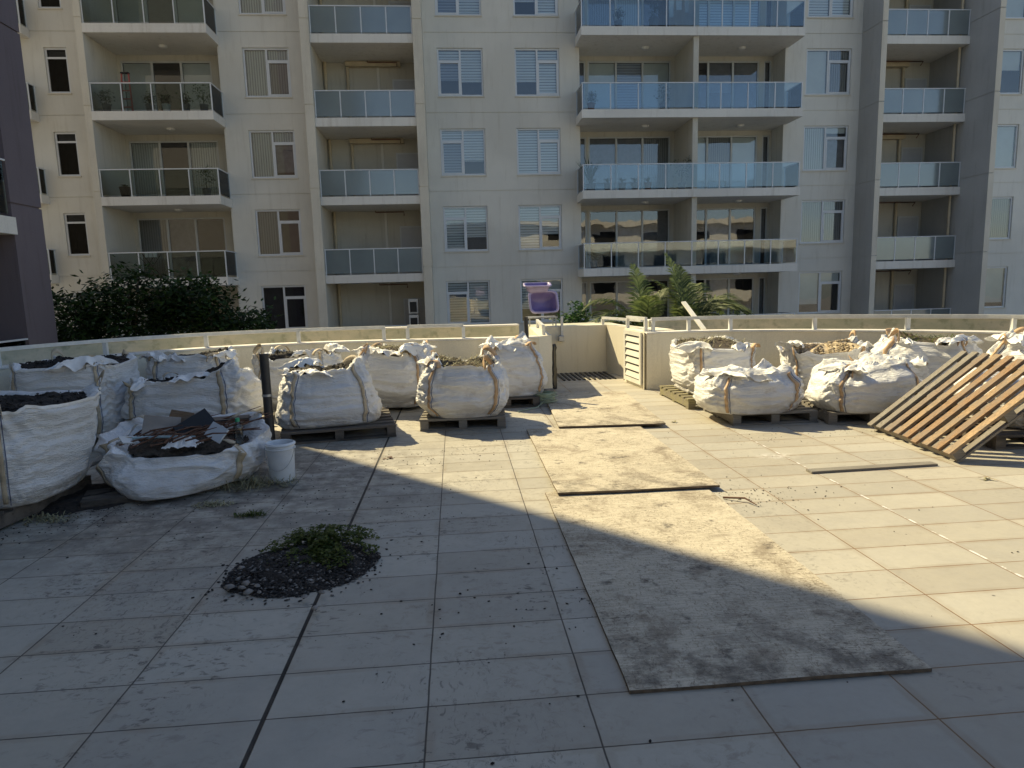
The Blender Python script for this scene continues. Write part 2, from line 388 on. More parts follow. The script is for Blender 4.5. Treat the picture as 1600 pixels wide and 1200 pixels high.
def leafmat(name, c1, c2, tr=.3):
    n = NT(name); r = n.white(n.scale(n.pos(),(1,1,1))); rv = n.gp.outputs['Random Per Island']
    n.set(n.mix(rv, c4(*c1), c4(*c2)), .6, 0, .2)
    try:
        tl = n.t.nodes.new('ShaderNodeBsdfTranslucent'); n.link(n.mix(rv, c4(*c1), c4(c2[0]*1.2,c2[1]*1.4,c2[2])), tl.inputs[0])
        mx = n.t.nodes.new('ShaderNodeMixShader'); mx.inputs[0].default_value=tr
        n.link(n.b.outputs[0], mx.inputs[1]); n.link(tl.outputs[0], mx.inputs[2]); n.link(mx.outputs[0], n.out.inputs[0])
    except Exception: pass
    return n.m
M['leaf_dark'] = leafmat('dark glossy leaves', (.010,.022,.009), (.040,.078,.022), .2)
M['leaf_palm'] = leafmat('palm leaflets', (.04,.07,.028), (.21,.23,.10), .3)
M['leaf_small'] = leafmat('groundcover leaves', (.035,.06,.014), (.13,.15,.03))
M['leaf_pot'] = leafmat('pot plant leaves', (.02,.05,.02), (.06,.12,.04))
M['trunk'] = simple('bark', (.12,.09,.065), .9, .4, 12, bump=.6, bsc=20)
M['hose'] = simple('pale green hose', (.34,.42,.30), .5, .3, 10)
M['louvre'] = simple('louvre paint', (.72,.70,.62), .45, .08)

# ------------------------------------------------------------------ setting: lower ground, deck
g = MB().box(-120,120,-120,120,-3.8,-3.4)
tag(g.build('ground', simple('courtyard paving', (.27,.26,.25), .9, .3, 1)), kind='structure')
LC = [(1.17,9.45),(.77,9.42),(.39,9.45),(-.12,9.52),(-1.04,9.66),(-1.95,9.72),(-2.8,9.6),(-3.55,9.28),(-4.14,8.85),(-4.62,8.2),(-4.93,7.55),(-5.2,6.7),(-5.4,5.6),(-5.5,4.2),(-5.5,2.0),(-5.5,-3)]
RC = [(2.76,9.50),(3.3,9.52),(3.85,9.42),(4.45,9.2),(5.15,8.82),(5.82,8.38),(6.37,7.9),(6.79,7.35),(7.1,6.7),(7.3,5.9),(7.4,4.8),(7.4,2),(7.4,-3)]
def offset(pts, d, side):
    out=[]
    for i,p in enumerate(pts):
        a=Vector(pts[max(i-1,0)]); b=Vector(pts[min(i+1,len(pts)-1)]); t=(b-a).normalized(); nrm=Vector((-t.y,t.x))*side
        out.append((p[0]+nrm.x*d, p[1]+nrm.y*d))
    return out
def smooth(pts, k=3):
    out=[]
    for i in range(len(pts)-1):
        p0,p1,p2,p3=[Vector(pts[max(0,min(len(pts)-1,j))]) for j in (i-1,i,i+1,i+2)]
        for q in range(k):
            t=q/k; out.append(tuple(.5*((2*p1)+(-p0+p2)*t+(2*p0-5*p1+4*p2-p3)*t*t+(-p0+3*p1-3*p2+p3)*t**3)))
    out.append(tuple(pts[-1])); return out
LC=smooth(LC); RC=smooth(RC)
LO = offset(LC, .95, -1); RO = offset(RC, .95, 1)
poly = [p for p in reversed(offset(LC,1.1,-1))] + [(1.45,12.6),(3.4,12.6)] + offset(RC,1.1,1) + [(8.5,-9),(-6.6,-9)]
deck = MB(); n_=len(poly)
deck.add([(x,y,0) for x,y in poly]+[(x,y,-.35) for x,y in poly], [tuple(range(n_))[::-1], tuple(range(n_,2*n_))]+[(i,(i+1)%n_,n_+(i+1)%n_,n_+i) for i in range(n_)])
tag(deck.build('deck', M['deck']), kind='structure')
under = MB().prism([(-5,-8),(7.5,-8),(7.5,7),(3,11.5),(0,9.5),(-5,8)], -3.4,-.36)
tag(under.build('podium', M['parapet']), kind='structure')

def ribbon(mb, pts, th, z0, z1, side):
    o = offset(pts, th, side); n=len(pts)
    vs=[(x,y,z) for z in (z0,z1) for x,y in pts]+[(x,y,z) for z in (z0,z1) for x,y in o]
    fs=[]
    for i in range(n-1):
        fs += [(i,i+1,n+i+1,n+i),(2*n+i+1,2*n+i,3*n+i,3*n+i+1),(n+i,n+i+1,3*n+i+1,3*n+i),(i+1,i,2*n+i,2*n+i+1)]
    fs += [(0,n,3*n,2*n),(n-1,3*n-1,4*n-1,2*n-1)]
    mb.add(vs,fs); return mb
WT = .845
def curved_wall(name, pts, side, label, mat, z0, z1, th, cap=True, joints=True):
    t = thing(name, (*pts[len(pts)//2],0), label, 'wall')
    ribbon(MB(), pts, th, z0, z1, side).build('wall_body', mat, t)
    if cap:
        a = offset(pts, -.012, side); ribbon(MB(), a, th+.024, z1+.002, z1+.030, side).build('coping', M['slab'], t, bevel=.006)
    return t
wl_ = curved_wall('parapet_wall', LC, -1, 'long curved cream parapet wall behind the left group of bulk bags', M['parapet'], .002, WT-.03, .2)
wr_ = curved_wall('parapet_wall', RC, 1, 'curved cream parapet wall running right from the louvred vent box', M['parapet'], .002, WT-.03, .2)
curved_wall('outer_parapet_wall', [p for p in LO if p[1]>1][1:], -1, 'green stained outer parapet seen above the left curved wall', M['outer'], -3.3, .945, .18)
curved_wall('outer_parapet_wall', [p for p in RO if p[1]>1][2:], 1, 'green stained outer parapet seen above the right curved wall', M['outer'], -3.3, .945, .18)

# alcove wall
al = thing('alcove_wall', (2.0,11.7,0), 'cream wall of the open alcove between the two curved parapets', 'wall')
MB().box(1.50,2.66,11.70,11.9,.002,WT).build('back_wall', M['parapet'], al, bevel=.008)
MB().prism([(1.17,9.46),(1.38,9.64),(1.50,11.90),(1.30,11.90)],.002,WT-.003).build('side_wall', M['parapet'], al)
MB().prism([(2.662,11.70),(2.90,10.45),(3.12,10.50),(2.88,11.9),(2.662,11.9)],.002,WT-.002).build('side_wall', M['parapet'], al)
MB().box(1.35,3.0,11.93,13.0,.3,.82).build('planter_ledge', M['outer'], al)
vb = thing('louvred_vent_box', (2.9,9.9,0), 'cream vent box with white louvres at the alcove corner', 'vent')
MB().prism([(2.72,9.49),(2.66,10.40),(3.15,10.46),(3.25,9.74),(2.76,9.705)],.001,WT+.015).build('box_body', M['parapet'], vb, bevel=.006)
# louvre panel on the face from (2.66,10.4) to (2.72,9.49)
A=Vector((2.657,10.34,0)); B=Vector((2.712,9.56,0)); dv=(B-A).normalized(); nv=Vector((dv.y,-dv.x,0))
if nv.x>0: nv=-nv
Lm = Matrix(((dv.x,nv.x,0,A.x),(dv.y,nv.y,0,A.y),(0,0,1,0),(0,0,0,1)))
ln=(B-A).length; fr=MB(); fr.M=Lm
for bx in [(0,.07,.004,.03,.06,.84),(ln-.07,ln,.004,.03,.06,.84),(.07,ln-.07,.004,.03,.78,.84),(.07,ln-.07,.004,.03,.06,.12)]: fr.box(*bx)
frm=fr.build('louvre_frame', M['louvre'], vb)
bk=MB(); bk.M=Lm; bk.box(.07,ln-.07,.002,.006,.12,.78); bk.build('dark_backing', M['black'], vb)
sl_=MB(); sl_.M=Lm
for k in range(6):
    z=.14+k*.108
    sl_.add([(.07,.03,z),(ln-.07,.03,z),(ln-.07,.008,z+.075),(.07,.008,z+.075),(.07,.024,z-.006),(ln-.07,.024,z-.006),(ln-.07,.002,z+.069),(.07,.002,z+.069)],
        [(0,1,2,3),(7,6,5,4),(0,4,5,1),(2,6,7,3),(1,5,6,2),(0,3,7,4)])
sl_.build('louvre_slats', M['louvre'], vb)

def rail(name, pts, z, posts, label, group=None, zb=WT):
    t = thing(name, (*pts[0],zb), label, 'railing', group)
    m=MB(); P=[Vector((x,y,z)) for x,y in pts]
    w_=.021
    o1=offset(pts,w_,1); o2=offset(pts,w_,-1); n=len(pts)
    vs=[(x,y,z-w_) for x,y in o1]+[(x,y,z+w_) for x,y in o1]+[(x,y,z-w_) for x,y in o2]+[(x,y,z+w_) for x,y in o2]
    fs=[]
    for i in range(n-1): fs+=[(i,i+1,n+i+1,n+i),(n+i,n+i+1,3*n+i+1,3*n+i),(2*n+i+1,2*n+i,3*n+i,3*n+i+1),(i+1,i,2*n+i,2*n+i+1)]
    fs+=[(0,n,3*n,2*n),(n-1,3*n-1,4*n-1,2*n-1)]
    m.add(vs,fs); m.build('handrail', M['alu_rail'], t)
    for (x,y) in posts: MB().box(x-.024,x+.024,y-.024,y+.024,zb-.01,z-w_-.001).build('post', M['alu_rail'], t)
    return t
def mid(pts, d, side): return offset(pts, d, side)
Lr = mid(LC,.1,-1); Rr = mid(RC,.1,1)
def sub(pts, cond): return [p for p in pts if cond(p)]
def near_pt(pts,x): return min(pts,key=lambda p:abs(p[0]-x) if p[1]>7 else 99)
a_=sub(Lr, lambda p: p[0]<-.95); 
def lerp_posts(pts, spacing, start=0):
    out=[]; acc=start
    for i in range(len(pts)-1):
        a=Vector(pts[i]); b=Vector(pts[i+1]); L=(b-a).length
        while acc<=L: out.append(tuple(a.lerp(b,acc/L))); acc+=spacing
        acc-=L
    return out
rail('parapet_railing', a_, 1.025, lerp_posts(a_,1.22,.02), 'long white handrail on the left curved parapet wall')
b_=sub(Lr, lambda p: -1.02<p[0]<.12)
rail('parapet_railing', b_, 1.03, [b_[0],b_[-1]], 'short white handrail section between the long left handrail and the alcove')
c_=[(2.86,9.62)]+sub(Rr, lambda p:p[0]>3.2)
rail('parapet_railing', c_, 1.03, lerp_posts(c_,1.13,.03)+[(3.42,9.60)], 'white handrail on the right curved parapet wall')
rail('parapet_railing', [(2.70,10.38),(2.80,9.68)], 1.035, [(2.70,10.36),(2.80,9.70)], 'short white handrail on top of the louvred vent box', zb=WT+.015)
rail('parapet_railing', [(2.62,11.80),(2.83,11.0),(2.97,10.5)], .965, [(2.62,11.80)], 'white handrail on the right side wall of the alcove')
rail('parapet_railing', [(1.27,9.7),(1.40,11.5)], .97, [(1.28,9.75),(1.395,11.4)], 'short white handrail beside the dark pole at the alcove left wall')

# striped shadow on the alcove floor, laid as dark bars
gt=thing('shadow_bars',(2.15,11.1,0),'striped shadow on the alcove deck, laid as black bars','painted shadow')
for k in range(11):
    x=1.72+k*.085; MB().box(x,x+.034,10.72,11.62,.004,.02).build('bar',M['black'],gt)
# ------------------------------------------------------------------ facade building (design units, scaled by D)
FZ = [-.48, 2.12, 4.72, 7.33, 9.92, 12.52, 15.1]      # slab tops
Y0,Y1,YB = 24.0, 22.85, 24.9
bld = thing('apartment_building', D((2,24,-2.8)), 'large beige apartment block with glass balconies across the whole background', 'building')
def db(mb, name, mat, parent, bevel=0): return mb.build(name, mat, parent, tf=D, bevel=bevel)
ZB, ZT = -4.3, 13.2
def wall_grid(mb, x0, x1, z0, z1, Y, ops, grooves, depth=.11, gd=.02):
    """front wall at plane Y facing -Y with openings (reveals) and horizontal grooves"""
    rows=sorted(set([z0,z1]+[z for o in ops for z in (o[2],o[3])]+[z for g_ in grooves for z in (g_-.012,g_+.012)]))
    rows=[z for z in rows if z0<=z<=z1]
    xs=sorted(set([x0,x1]+[x for o in ops for x in (o[0],o[1])]))
    for i in range(len(rows)-1):
        za,zb=rows[i],rows[i+1]; zc=(za+zb)/2
        if any(abs(zc-g_)<.0115 for g_ in grooves):
            mb.quad((x0,Y+gd,za),(x1,Y+gd,za),(x1,Y+gd,zb),(x0,Y+gd,zb))
            mb.quad((x0,Y,za),(x1,Y,za),(x1,Y+gd,za),(x0,Y+gd,za)); mb.quad((x0,Y+gd,zb),(x1,Y+gd,zb),(x1,Y,zb),(x0,Y,zb)); continue
        for j in range(len(xs)-1):
            xa,xb=xs[j],xs[j+1]; xc=(xa+xb)/2
            if any(o[0]<xc<o[1] and o[2]<zc<o[3] for o in ops): continue
            mb.quad((xa,Y,za),(xb,Y,za),(xb,Y,zb),(xa,Y,zb))
    for (xa,xb,za,zb) in ops:
        mb.quad((xa,Y,za),(xb,Y,za),(xb,Y+depth,za),(xa,Y+depth,za)); mb.quad((xa,Y+depth,zb),(xb,Y+depth,zb),(xb,Y,zb),(xa,Y,zb))
        mb.quad((xa,Y,zb),(xa,Y,za),(xa,Y+depth,za),(xa,Y+depth,zb)); mb.quad((xb,Y+depth,zb),(xb,Y+depth,za),(xb,Y,za),(xb,Y,zb))
GR=[z+.2 for z in FZ]
WZ=[(z+.745 if False else 0,0) for z in FZ]
wz=[(-2.33,-.75),(.28,1.83),(2.86,4.41),(5.45,7.01),(8.07,9.63),(10.66,12.2)]
cols={'A':(-12.93,-12.23),'L':(-6.70,-5.19),'M':(-.30,1.25),'N':(2.34,3.88),'R':(12.73,14.40),'Q':(19.45,21.0)}
def strip(x0,x1,keys,name='wall'):
    mb=MB(); ops=[]
    for k in keys:
        for (a,b) in wz:
            if k=='A': a+=.15
            ops.append((cols[k][0],cols[k][1],a,b))
    wall_grid(mb,x0,x1,ZB,ZT,Y0,ops,GR); return db(mb,name,M['facade'],bld)
strip(-22,-11.30,['A']); strip(-7.46,-4.50,['L']); strip(-.80,4.58,['M','N']); strip(11.95,14.90,['R']); strip(18.16,27,['Q'])
# fins, with grooves as small gaps
def fin(x0,x1,yf,yb):
    mb=MB(); zs=[ZB]+GR[:-1]+[ZT]
    for a,b in zip(zs,zs[1:]): mb.box(x0,x1,yf,yb,a+.012,b-.012)
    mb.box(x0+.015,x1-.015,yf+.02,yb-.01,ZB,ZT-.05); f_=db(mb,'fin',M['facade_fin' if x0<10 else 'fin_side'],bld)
    if x0>10:
        mb=MB()
        for a,b in zip(zs,zs[1:]): mb.box(x0-.006,x1+.006,yf-.012,yf-.002,a+.014,b-.014)
        db(mb,'fin_edge',M['facade_fin'],f_)
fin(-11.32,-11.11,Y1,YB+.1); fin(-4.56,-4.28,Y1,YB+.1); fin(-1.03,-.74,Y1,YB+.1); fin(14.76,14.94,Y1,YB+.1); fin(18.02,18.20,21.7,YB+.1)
mb=MB(); mb.box(-7.49,-7.44,Y0+.005,YB+.1,ZB,ZT); db(mb,'return_wall',M['facade'],bld)
mb=MB(); mb.box(4.53,4.578,Y0+.005,YB+.1,ZB,ZT); mb.box(11.952,12.0,Y0+.005,YB+.1,ZB,ZT); db(mb,'return_wall',M['facade'],bld)
# recess back walls with door openings
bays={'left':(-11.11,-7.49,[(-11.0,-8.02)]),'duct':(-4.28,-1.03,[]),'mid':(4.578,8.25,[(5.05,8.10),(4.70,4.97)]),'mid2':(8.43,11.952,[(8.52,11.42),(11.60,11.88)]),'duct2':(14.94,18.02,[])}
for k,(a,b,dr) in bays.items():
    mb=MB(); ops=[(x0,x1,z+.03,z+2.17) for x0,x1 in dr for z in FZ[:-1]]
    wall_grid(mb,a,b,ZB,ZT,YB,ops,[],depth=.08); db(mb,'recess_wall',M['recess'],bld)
mb=MB(); zs=FZ[:-1]
mb.box(8.25,8.43,Y1+.12,YB+.05,ZB,ZT); db(mb,'divider_wall',M['recess'],bld)
# windows
rng=random.Random(3)
def pane_set(x0,x1,z0,z1,Y,parent,blind=None,room=True):
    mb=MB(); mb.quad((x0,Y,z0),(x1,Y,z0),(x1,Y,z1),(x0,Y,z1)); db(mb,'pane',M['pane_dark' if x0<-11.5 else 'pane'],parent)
    if blind:
        frac=blind[1]; zb=z1-(z1-z0)*frac; mb=MB(); mb.quad((x0,Y+.07,zb),(x1,Y+.07,zb),(x1,Y+.07,z1),(x0,Y+.07,z1)); db(mb,'blind',M[blind[0]],parent)
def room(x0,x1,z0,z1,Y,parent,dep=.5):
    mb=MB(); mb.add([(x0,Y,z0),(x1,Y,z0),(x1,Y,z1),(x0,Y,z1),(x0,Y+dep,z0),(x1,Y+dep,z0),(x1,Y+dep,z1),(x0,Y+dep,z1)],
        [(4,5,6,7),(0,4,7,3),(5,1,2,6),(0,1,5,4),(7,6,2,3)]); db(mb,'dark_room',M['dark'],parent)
def window(key,x0,x1,z0,z1,blinds):
    fr=MB(); Y=Y0+.05; t=.055; d=.05
    x0+=.004;x1-=.004;z0+=.004;z1-=.004
    def fb(a,b,c,e,dd=0): fr.box(a,b,Y-dd,Y+d,c,e)
    fb(x0,x0+t,z0,z1); fb(x1-t,x1,z0,z1); fb(x0+t,x1-t,z1-t,z1); fb(x0+t,x1-t,z0,z0+t)
    lights=[]
    if key=='A':
        zt=z1-(z1-z0)*.22; fb(x0+t,x1-t,zt-.03,zt+.03); lights=[(x0+t,x1-t,z0+t,zt-.03),(x0+t,x1-t,zt+.03,z1-t)]
    else:
        xm=(x0+x1)/2 if key!='Q' else x0+(x1-x0)*.36
        fb(xm-.03,xm+.03,z0+t,z1-t); zt=z1-(z1-z0)*.26
        left_tr = key in('M','Q')
        tx=(x0+t,xm-.03) if left_tr else (xm+.03,x1-t); fx=(xm+.03,x1-t) if left_tr else (x0+t,xm-.03)
        fb(tx[0],tx[1],zt-.03,zt+.03)
        # opening sash, slightly proud
        a,b=tx; s=.04
        for q in ((a,a+s,z0+t,zt-.03),(b-s,b,z0+t,zt-.03),(a+s,b-s,z0+t,z0+t+s),(a+s,b-s,zt-.03-s,zt-.03)): fb(*q,dd=.012)
        lights=[(fx[0],fx[1],z0+t,z1-t),(a+s,b-s,z0+t+s,zt-.03-s),(a,b,zt+.03,z1-t)]
    w_=db(fr,'window',M['alu'],bld)
    sl_=MB(); sl_.box(x0-.03,x1+.03,Y0-.03,Y0+.09,z0-.05,z0-.006); db(sl_,'sill',M['facade_fin'],w_)
    for i,(a,b,c,e) in enumerate(lights):
        pane_set(a,b,c,e,Y+.02,w_,blinds[i] if blinds else None)
    room(x0,x1,z0,z1,Y+.06,w_)
for k,(x0,x1) in cols.items():
    for i,(za,zb) in enumerate(wz):
        if i==0: continue
        if k=='A': za+=.15; bl=[None,('curt_d',.9)]; 
        elif k=='L': bl={1:None,2:[('bv_d',1),None,None],3:[('bv',1),('curt_d',.9),('bv',1)],4:[('bv',1),('bv_d',1),('bv',1)],5:[('bv',1),('bv',1),('bv',1)]}[i]
        elif k in 'MN': bl=[('bh',rng.choice([1,1,1,.7])),('bh_d' if rng.random()<.6 else 'bh',rng.choice([1,1,.55])),('bh' if rng.random()<.7 else 'curt',1)]
        elif k=='R': bl={1:[('curt',.8),None,('curt',1)],2:[('bv_d',1)]*3,3:[('bv',1),('curt_d',1),('curt',.6)],4:[('curt',1),('bv_d',1),('bv_d',1)],5:[('bh',1)]*3}[i]
        else: bl={1:[('curt',.9),('curt_d',1),('curt',1)],2:[('bv_d',1),('bv_d',1),('curt',1)],3:[('curt',1),('curt',1),('curt',1)],4:[('curt',.45),('curt',.4),('curt',1)],5:[('curt',1)]*3}[i]
        if bl and k=='A': bl=[bl[0],bl[1]]
        window(k,x0,x1,za,zb,bl)
# sliding doors
def sdoor(x0,x1,z,n,bls):
    fr=MB(); Y=YB+.02; t=.05; z0=z+.034; z1=z+2.166
    x0+=.004;x1-=.004
    fr.box(x0,x0+t,Y,Y+.06,z0,z1); fr.box(x1-t,x1,Y,Y+.06,z0,z1); fr.box(x0+t,x1-t,Y,Y+.06,z1-t,z1); fr.box(x0+t,x1-t,Y,Y+.06,z0,z0+t)
    W=(x1-x0-2*t)/n
    for k in range(1,n): fr.box(x0+t+k*W-.035,x0+t+k*W+.035,Y-.01*(k%2),Y+.05,z0+t,z1-t)
    dr=db(fr,'glazed_door',M['frame_grey'],bld)
    for k in range(n):
        a=x0+t+k*W+.035*(k>0); b=x0+t+(k+1)*W-.035*(k<n-1)
        pane_set(a,b,z0+t,z1-t,Y+.03,dr,bls[k])
    room(x0,x1,z0,z1,Y+.07,dr,.9)
opts=[('bv',1),('curt',1),None,('curt_d',1),('bv_d',1),('bh_d',1)]
spec={('left',1):[('bv_d',1),('curt_d',1),None],('left',2):[('bv',1),None,('bv',1)],('left',3):[('curt',1),None,('curt',1)],('left',4):[('curt',1),('curt_d',1),('curt',1)],
 ('mid',1):[None,('curt_d',1),('curt_d',1)],('mid',2):[('curt_d',.9),('curt_d',1),('bv_d',1)],('mid',3):[('curt',1),('bh_d',1),('curt',1)],('mid',4):[('bv_d',1),('bv',1),None],
 ('mid2',1):[None,('curt_d',1),None],('mid2',2):[('curt',1),('bv_d',1),('curt',1)],('mid2',3):[None,('curt_d',.5),('curt_d',.3)],('mid2',4):[('bh',1),('bh',1),('bh',1)]}
for k,(a,b,dr) in bays.items():
    for di,(x0,x1) in enumerate(dr):
        for i,z in enumerate(FZ[:5]):
            if i==0: bl=[None,('curt_d',1),None]
            else: bl=spec.get((k,i),[('curt',1),None,('curt',1)])
            sdoor(x0,x1,z,3 if x1-x0>1 else 1,bl if x1-x0>1 else [('curt_d',.8)])
# balconies
def balcony(x0,x1,ztop,yf,inner,gmat,npan,sides=(),ribz=.86,thick=.27,base=False,xi=None):
    mb=MB(); xi=xi or (x0,x1)
    if xi!=(x0,x1):
        mb.box(x0,x1,yf,Y0-.004,ztop-thick,ztop); mb.box(xi[0]+.004,xi[1]-.004,Y0-.004,inner-.004,ztop-thick,ztop)
    else: mb.box(x0+.004,x1-.004,yf,inner-.004,ztop-thick,ztop)
    sl_=db(mb,'balcony',M['slab'],bld,)
    rl=MB(); zr=ztop+ribz
    e=.03; rl.box(x0+.005,x1-.005,yf+.03,yf+.075,zr-.03,zr)
    W=(x1-x0-.06)/npan
    for k in range(npan+1):
        x=x0+.03+k*W; rl.box(x-.016,x+.016,yf+.036,yf+.068,ztop,zr-.031)
    for sx in sides:
        x=x0+.03 if sx<0 else x1-.03
        rl.box(x-.02,x+.02,yf+.077,Y0-.01,zr-.03,zr); rl.box(x-.014,x+.014,Y0-.07,Y0-.04,ztop,zr-.031)
    db(rl,'balustrade_frame',M['alu'],sl_)
    for k in range(npan):
        a=x0+.03+k*W+.018; b=a+W-.036
        mb=MB(); mb.box(a,b,yf+.047,yf+.055,ztop+.055,zr-.034); db(mb,'glass_panel',gmat,sl_)
    for sx in sides:
        x=x0+.03 if sx<0 else x1-.03
        mb=MB(); mb.box(x-.004,x+.004,yf+.09,Y0-.08,ztop+.055,zr-.034); db(mb,'glass_panel',gmat,sl_)
    return sl_
MIDZ=FZ; DZ=[-.48,2.11,4.66,7.14,9.70,12.3]
for i in range(6):
    if i<6: balcony(4.43,12.05,FZ[i],Y1,YB,M['glass_clear'],8,(-1,1),xi=(4.578,11.952))
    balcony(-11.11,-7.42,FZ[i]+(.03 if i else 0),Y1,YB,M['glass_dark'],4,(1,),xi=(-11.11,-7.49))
    balcony(-4.28,-1.03,DZ[i],Y1+.1,YB,M['glass_frost'],4)
    balcony(14.94,18.02,DZ[i],Y1+.1,YB,M['glass_frost'],4)
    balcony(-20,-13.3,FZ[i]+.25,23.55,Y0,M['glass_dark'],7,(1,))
# the divider wall crosses slabs; ceiling lights
for i in range(1,6):
    for cx in (6.9,10.35,-9.2):
        z=FZ[i]-.27+(.03 if cx<0 else 0)
        mb=MB(); P=[(.001,z-.07),(.09,z-.065),(.13,z-.04),(.14,z-.003)]; mb.lathe(P,cx,24.0,20); db(mb,'ceiling_lamp',M['lamp'],bld)
# duct bays: doors, pipes
for i in range(0,5):
    z=DZ[i]; ct=DZ[i+1]-.27
    for (dx0,dx1) in ((-1.85,-1.10),(17.12,17.86)):
        fr=MB(); fr.box(dx0-.05,dx0,YB-.03,YB-.002,z,z+1.74); fr.box(dx1,dx1+.05,YB-.03,YB-.002,z,z+1.74); fr.box(dx0,dx1,YB-.03,YB-.002,z+1.69,z+1.74)
        f_=db(fr,'duct_door',M['frame_grey'],bld)
        mb=MB(); mb.box(dx0,dx1,YB-.02,YB-.004,z,z+1.69); db(mb,'door_leaf',M['door'],f_)
    for x in (-4.18,16.93) + ((-3.42,) if i in(2,3) else ()):
        mb=MB(); mb.tube([(x,YB-.09,z),(x,YB-.09,ct)],.05,10); db(mb,'down_pipe',M['cream_pipe'],bld)
    mb=MB(); mb.tube([(17.93,YB-1.6,z),(17.93,YB-1.6,ct)],.045,10); db(mb,'down_pipe',M['cream_pipe'],bld)
    if i in (2,3):
        mb=MB(); mb.box(-3.47,-1.6,YB-.25,YB-.005,ct-.17,ct-.02); db(mb,'duct',M['cream_pipe'],bld)
        mb=MB(); mb.box(15.0,17.05,YB-.25,YB-.005,ct-.2,ct-.02); db(mb,'duct',M['cream_pipe'],bld)
    mb=MB(); mb.box(-2.42,-2.34,YB-.06,YB-.003,z,ct); db(mb,'conduit',M['black' if False else 'facade'],bld)
    mb=MB(); mb.tube([(-2.7,YB-.3,ct-.02),(-2.7,YB-.3,ct-.07),(-1.7,YB-.3,ct-.07),(-1.7,YB-.3,ct-.2)],.02,8); db(mb,'sprinkler_pipe',M['rust_pipe'],bld)
    mb=MB(); mb.tube([(15.9,YB-.35,ct-.02),(15.9,YB-.35,ct-.06),(17.5,YB-.35,ct-.06),(17.4,YB-.35,ct-.2)],.02,8); db(mb,'sprinkler_pipe',M['rust_pipe'],bld)
mb=MB(); mb.box(-22.1,27.1,Y0+.02,40,ZT,ZT+.4); db(mb,'roof',M['slab'],bld)
mb=MB(); mb.box(-21.9,26.9,26.3,39,ZB,ZT-.01); db(mb,'core',M['dark'],bld)
# air conditioners on the lowest duct balcony
for j,(zz_) in enumerate((.1,-.45)):
    mb=MB(); x=-1.62; mb.box(x,x+.33,Y1+.55,Y1+1.15,zz_+.48*1.0+.17,zz_+.98+.17)
    a_c=db(mb,'air_conditioner',M['ac'],bld,bevel=.01)
    mb=MB(); mb.box(x+.05,x+.28,Y1+.53,Y1+.549,zz_+.7,zz_+1.05); db(mb,'fan_grille',M['black'],a_c)

mb=MB(); mb.box(-21.95,-11.45,Y0+.03,38,ZT+.405,17.0); db(mb,'added_shade_storeys',M['facade'],bld)  # unseen storeys added so their shadow covers the left shrubs
# ------------------------------------------------------------------ tower at left (casts the big shadow)
tw = thing('neighbour_tower', (-9,13.5,-3.4), 'dark purple grey apartment tower cut by the left edge of the view', 'building')
TT=26
mb=MB(); zs=[-3.4,.12,3.28,6.43,9.6,12.7,16,19,22,TT]
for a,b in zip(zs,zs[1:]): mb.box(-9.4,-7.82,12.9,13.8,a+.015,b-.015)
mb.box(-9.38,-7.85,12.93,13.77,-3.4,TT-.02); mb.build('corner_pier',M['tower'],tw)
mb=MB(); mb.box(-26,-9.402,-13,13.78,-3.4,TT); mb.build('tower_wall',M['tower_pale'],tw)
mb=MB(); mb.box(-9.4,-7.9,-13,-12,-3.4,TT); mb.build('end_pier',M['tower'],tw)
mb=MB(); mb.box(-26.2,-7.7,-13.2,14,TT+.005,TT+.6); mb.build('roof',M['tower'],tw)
for k in range(-1,8):
    z=3.02+3.15*k
    mb=MB(); mb.box(-9.4,-7.74,-11.98,12.86,z-.30,z); s_=mb.build('balcony',M['slab'],tw)
    mb=MB(); mb.box(-7.84,-7.80,-11.98,12.86,z+.97,z+1.0)
    for q in range(21): y=-11.9+q*1.18; mb.box(-7.835,-7.805,y-.02,y+.02,z,z+.969)
    mb.build('balustrade_frame',M['alu'],s_)
    mb=MB(); mb.box(-7.824,-7.816,-11.9,12.80,z+.06,z+.965); mb.build('glass_panel',M['glass_dark'],s_)

# building behind the viewer, mirrored in the glass
bb = thing('terraced_building', (4,-30,-3.4), 'white terraced apartment building mirrored in the lower windows', 'building')
mb=MB(); mb.box(-34,40,-36,-25,-3.4,8.6); mb.build('wall',render_wall('white render',(.80,.79,.76)),bb)
for k in range(3):
    z=-.4+3.0*k
    MB().box(-34.2,40.2,-25.0+.002,-23.6,z-.3,z).build('balcony',M['slab'],bb)
    mb=MB()
    for q in range(12): mb.box(-31+q*6,-28.4+q*6,-24.995,-24.96,z+.1,z+2.3)
    mb.build('glazed_doors',M['dark'],bb)
    MB().box(-34.1,40.1,-23.7,-23.65,z+.02,z+.95).build('balustrade',M['slab'],bb)
MB().box(-35,41,-37,-24,8.61,9.1).build('roof',M['slab'],bb)

# ------------------------------------------------------------------ pallets
def pallet(label, M0, w, d, mat, nslat=7, group='timber pallets under the bulk bags', name='timber_pallet', mats=None, th=.13):
    o=M0.translation
    t=thing(name, tuple(o), label, 'pallet', group)
    sw=d*.62/nslat if nslat<9 else .092
    for k in range(nslat):
        y=-d/2+ (d-sw)*k/(nslat-1)
        mb=MB(); mb.M=M0; jit=random.uniform(-.006,.006); mb.box(-w/2+jit,w/2+jit,y,y+sw,th-.022,th)
        mb.build('deck_board', (mats[k] if mats else mat), t)
    for x in (-w/2+.003,-.045,w/2-.093):
        mb=MB(); mb.M=M0; mb.box(x,x+.09,-d/2+.004,d/2-.004,.021,th-.024); mb.build('bearer',mat,t)
    for y in (-d/2,-.05,d/2-.1):
        mb=MB(); mb.M=M0; mb.box(-w/2,w/2,y,y+.1,.0,.019); mb.build('base_board',mat,t)
    return t

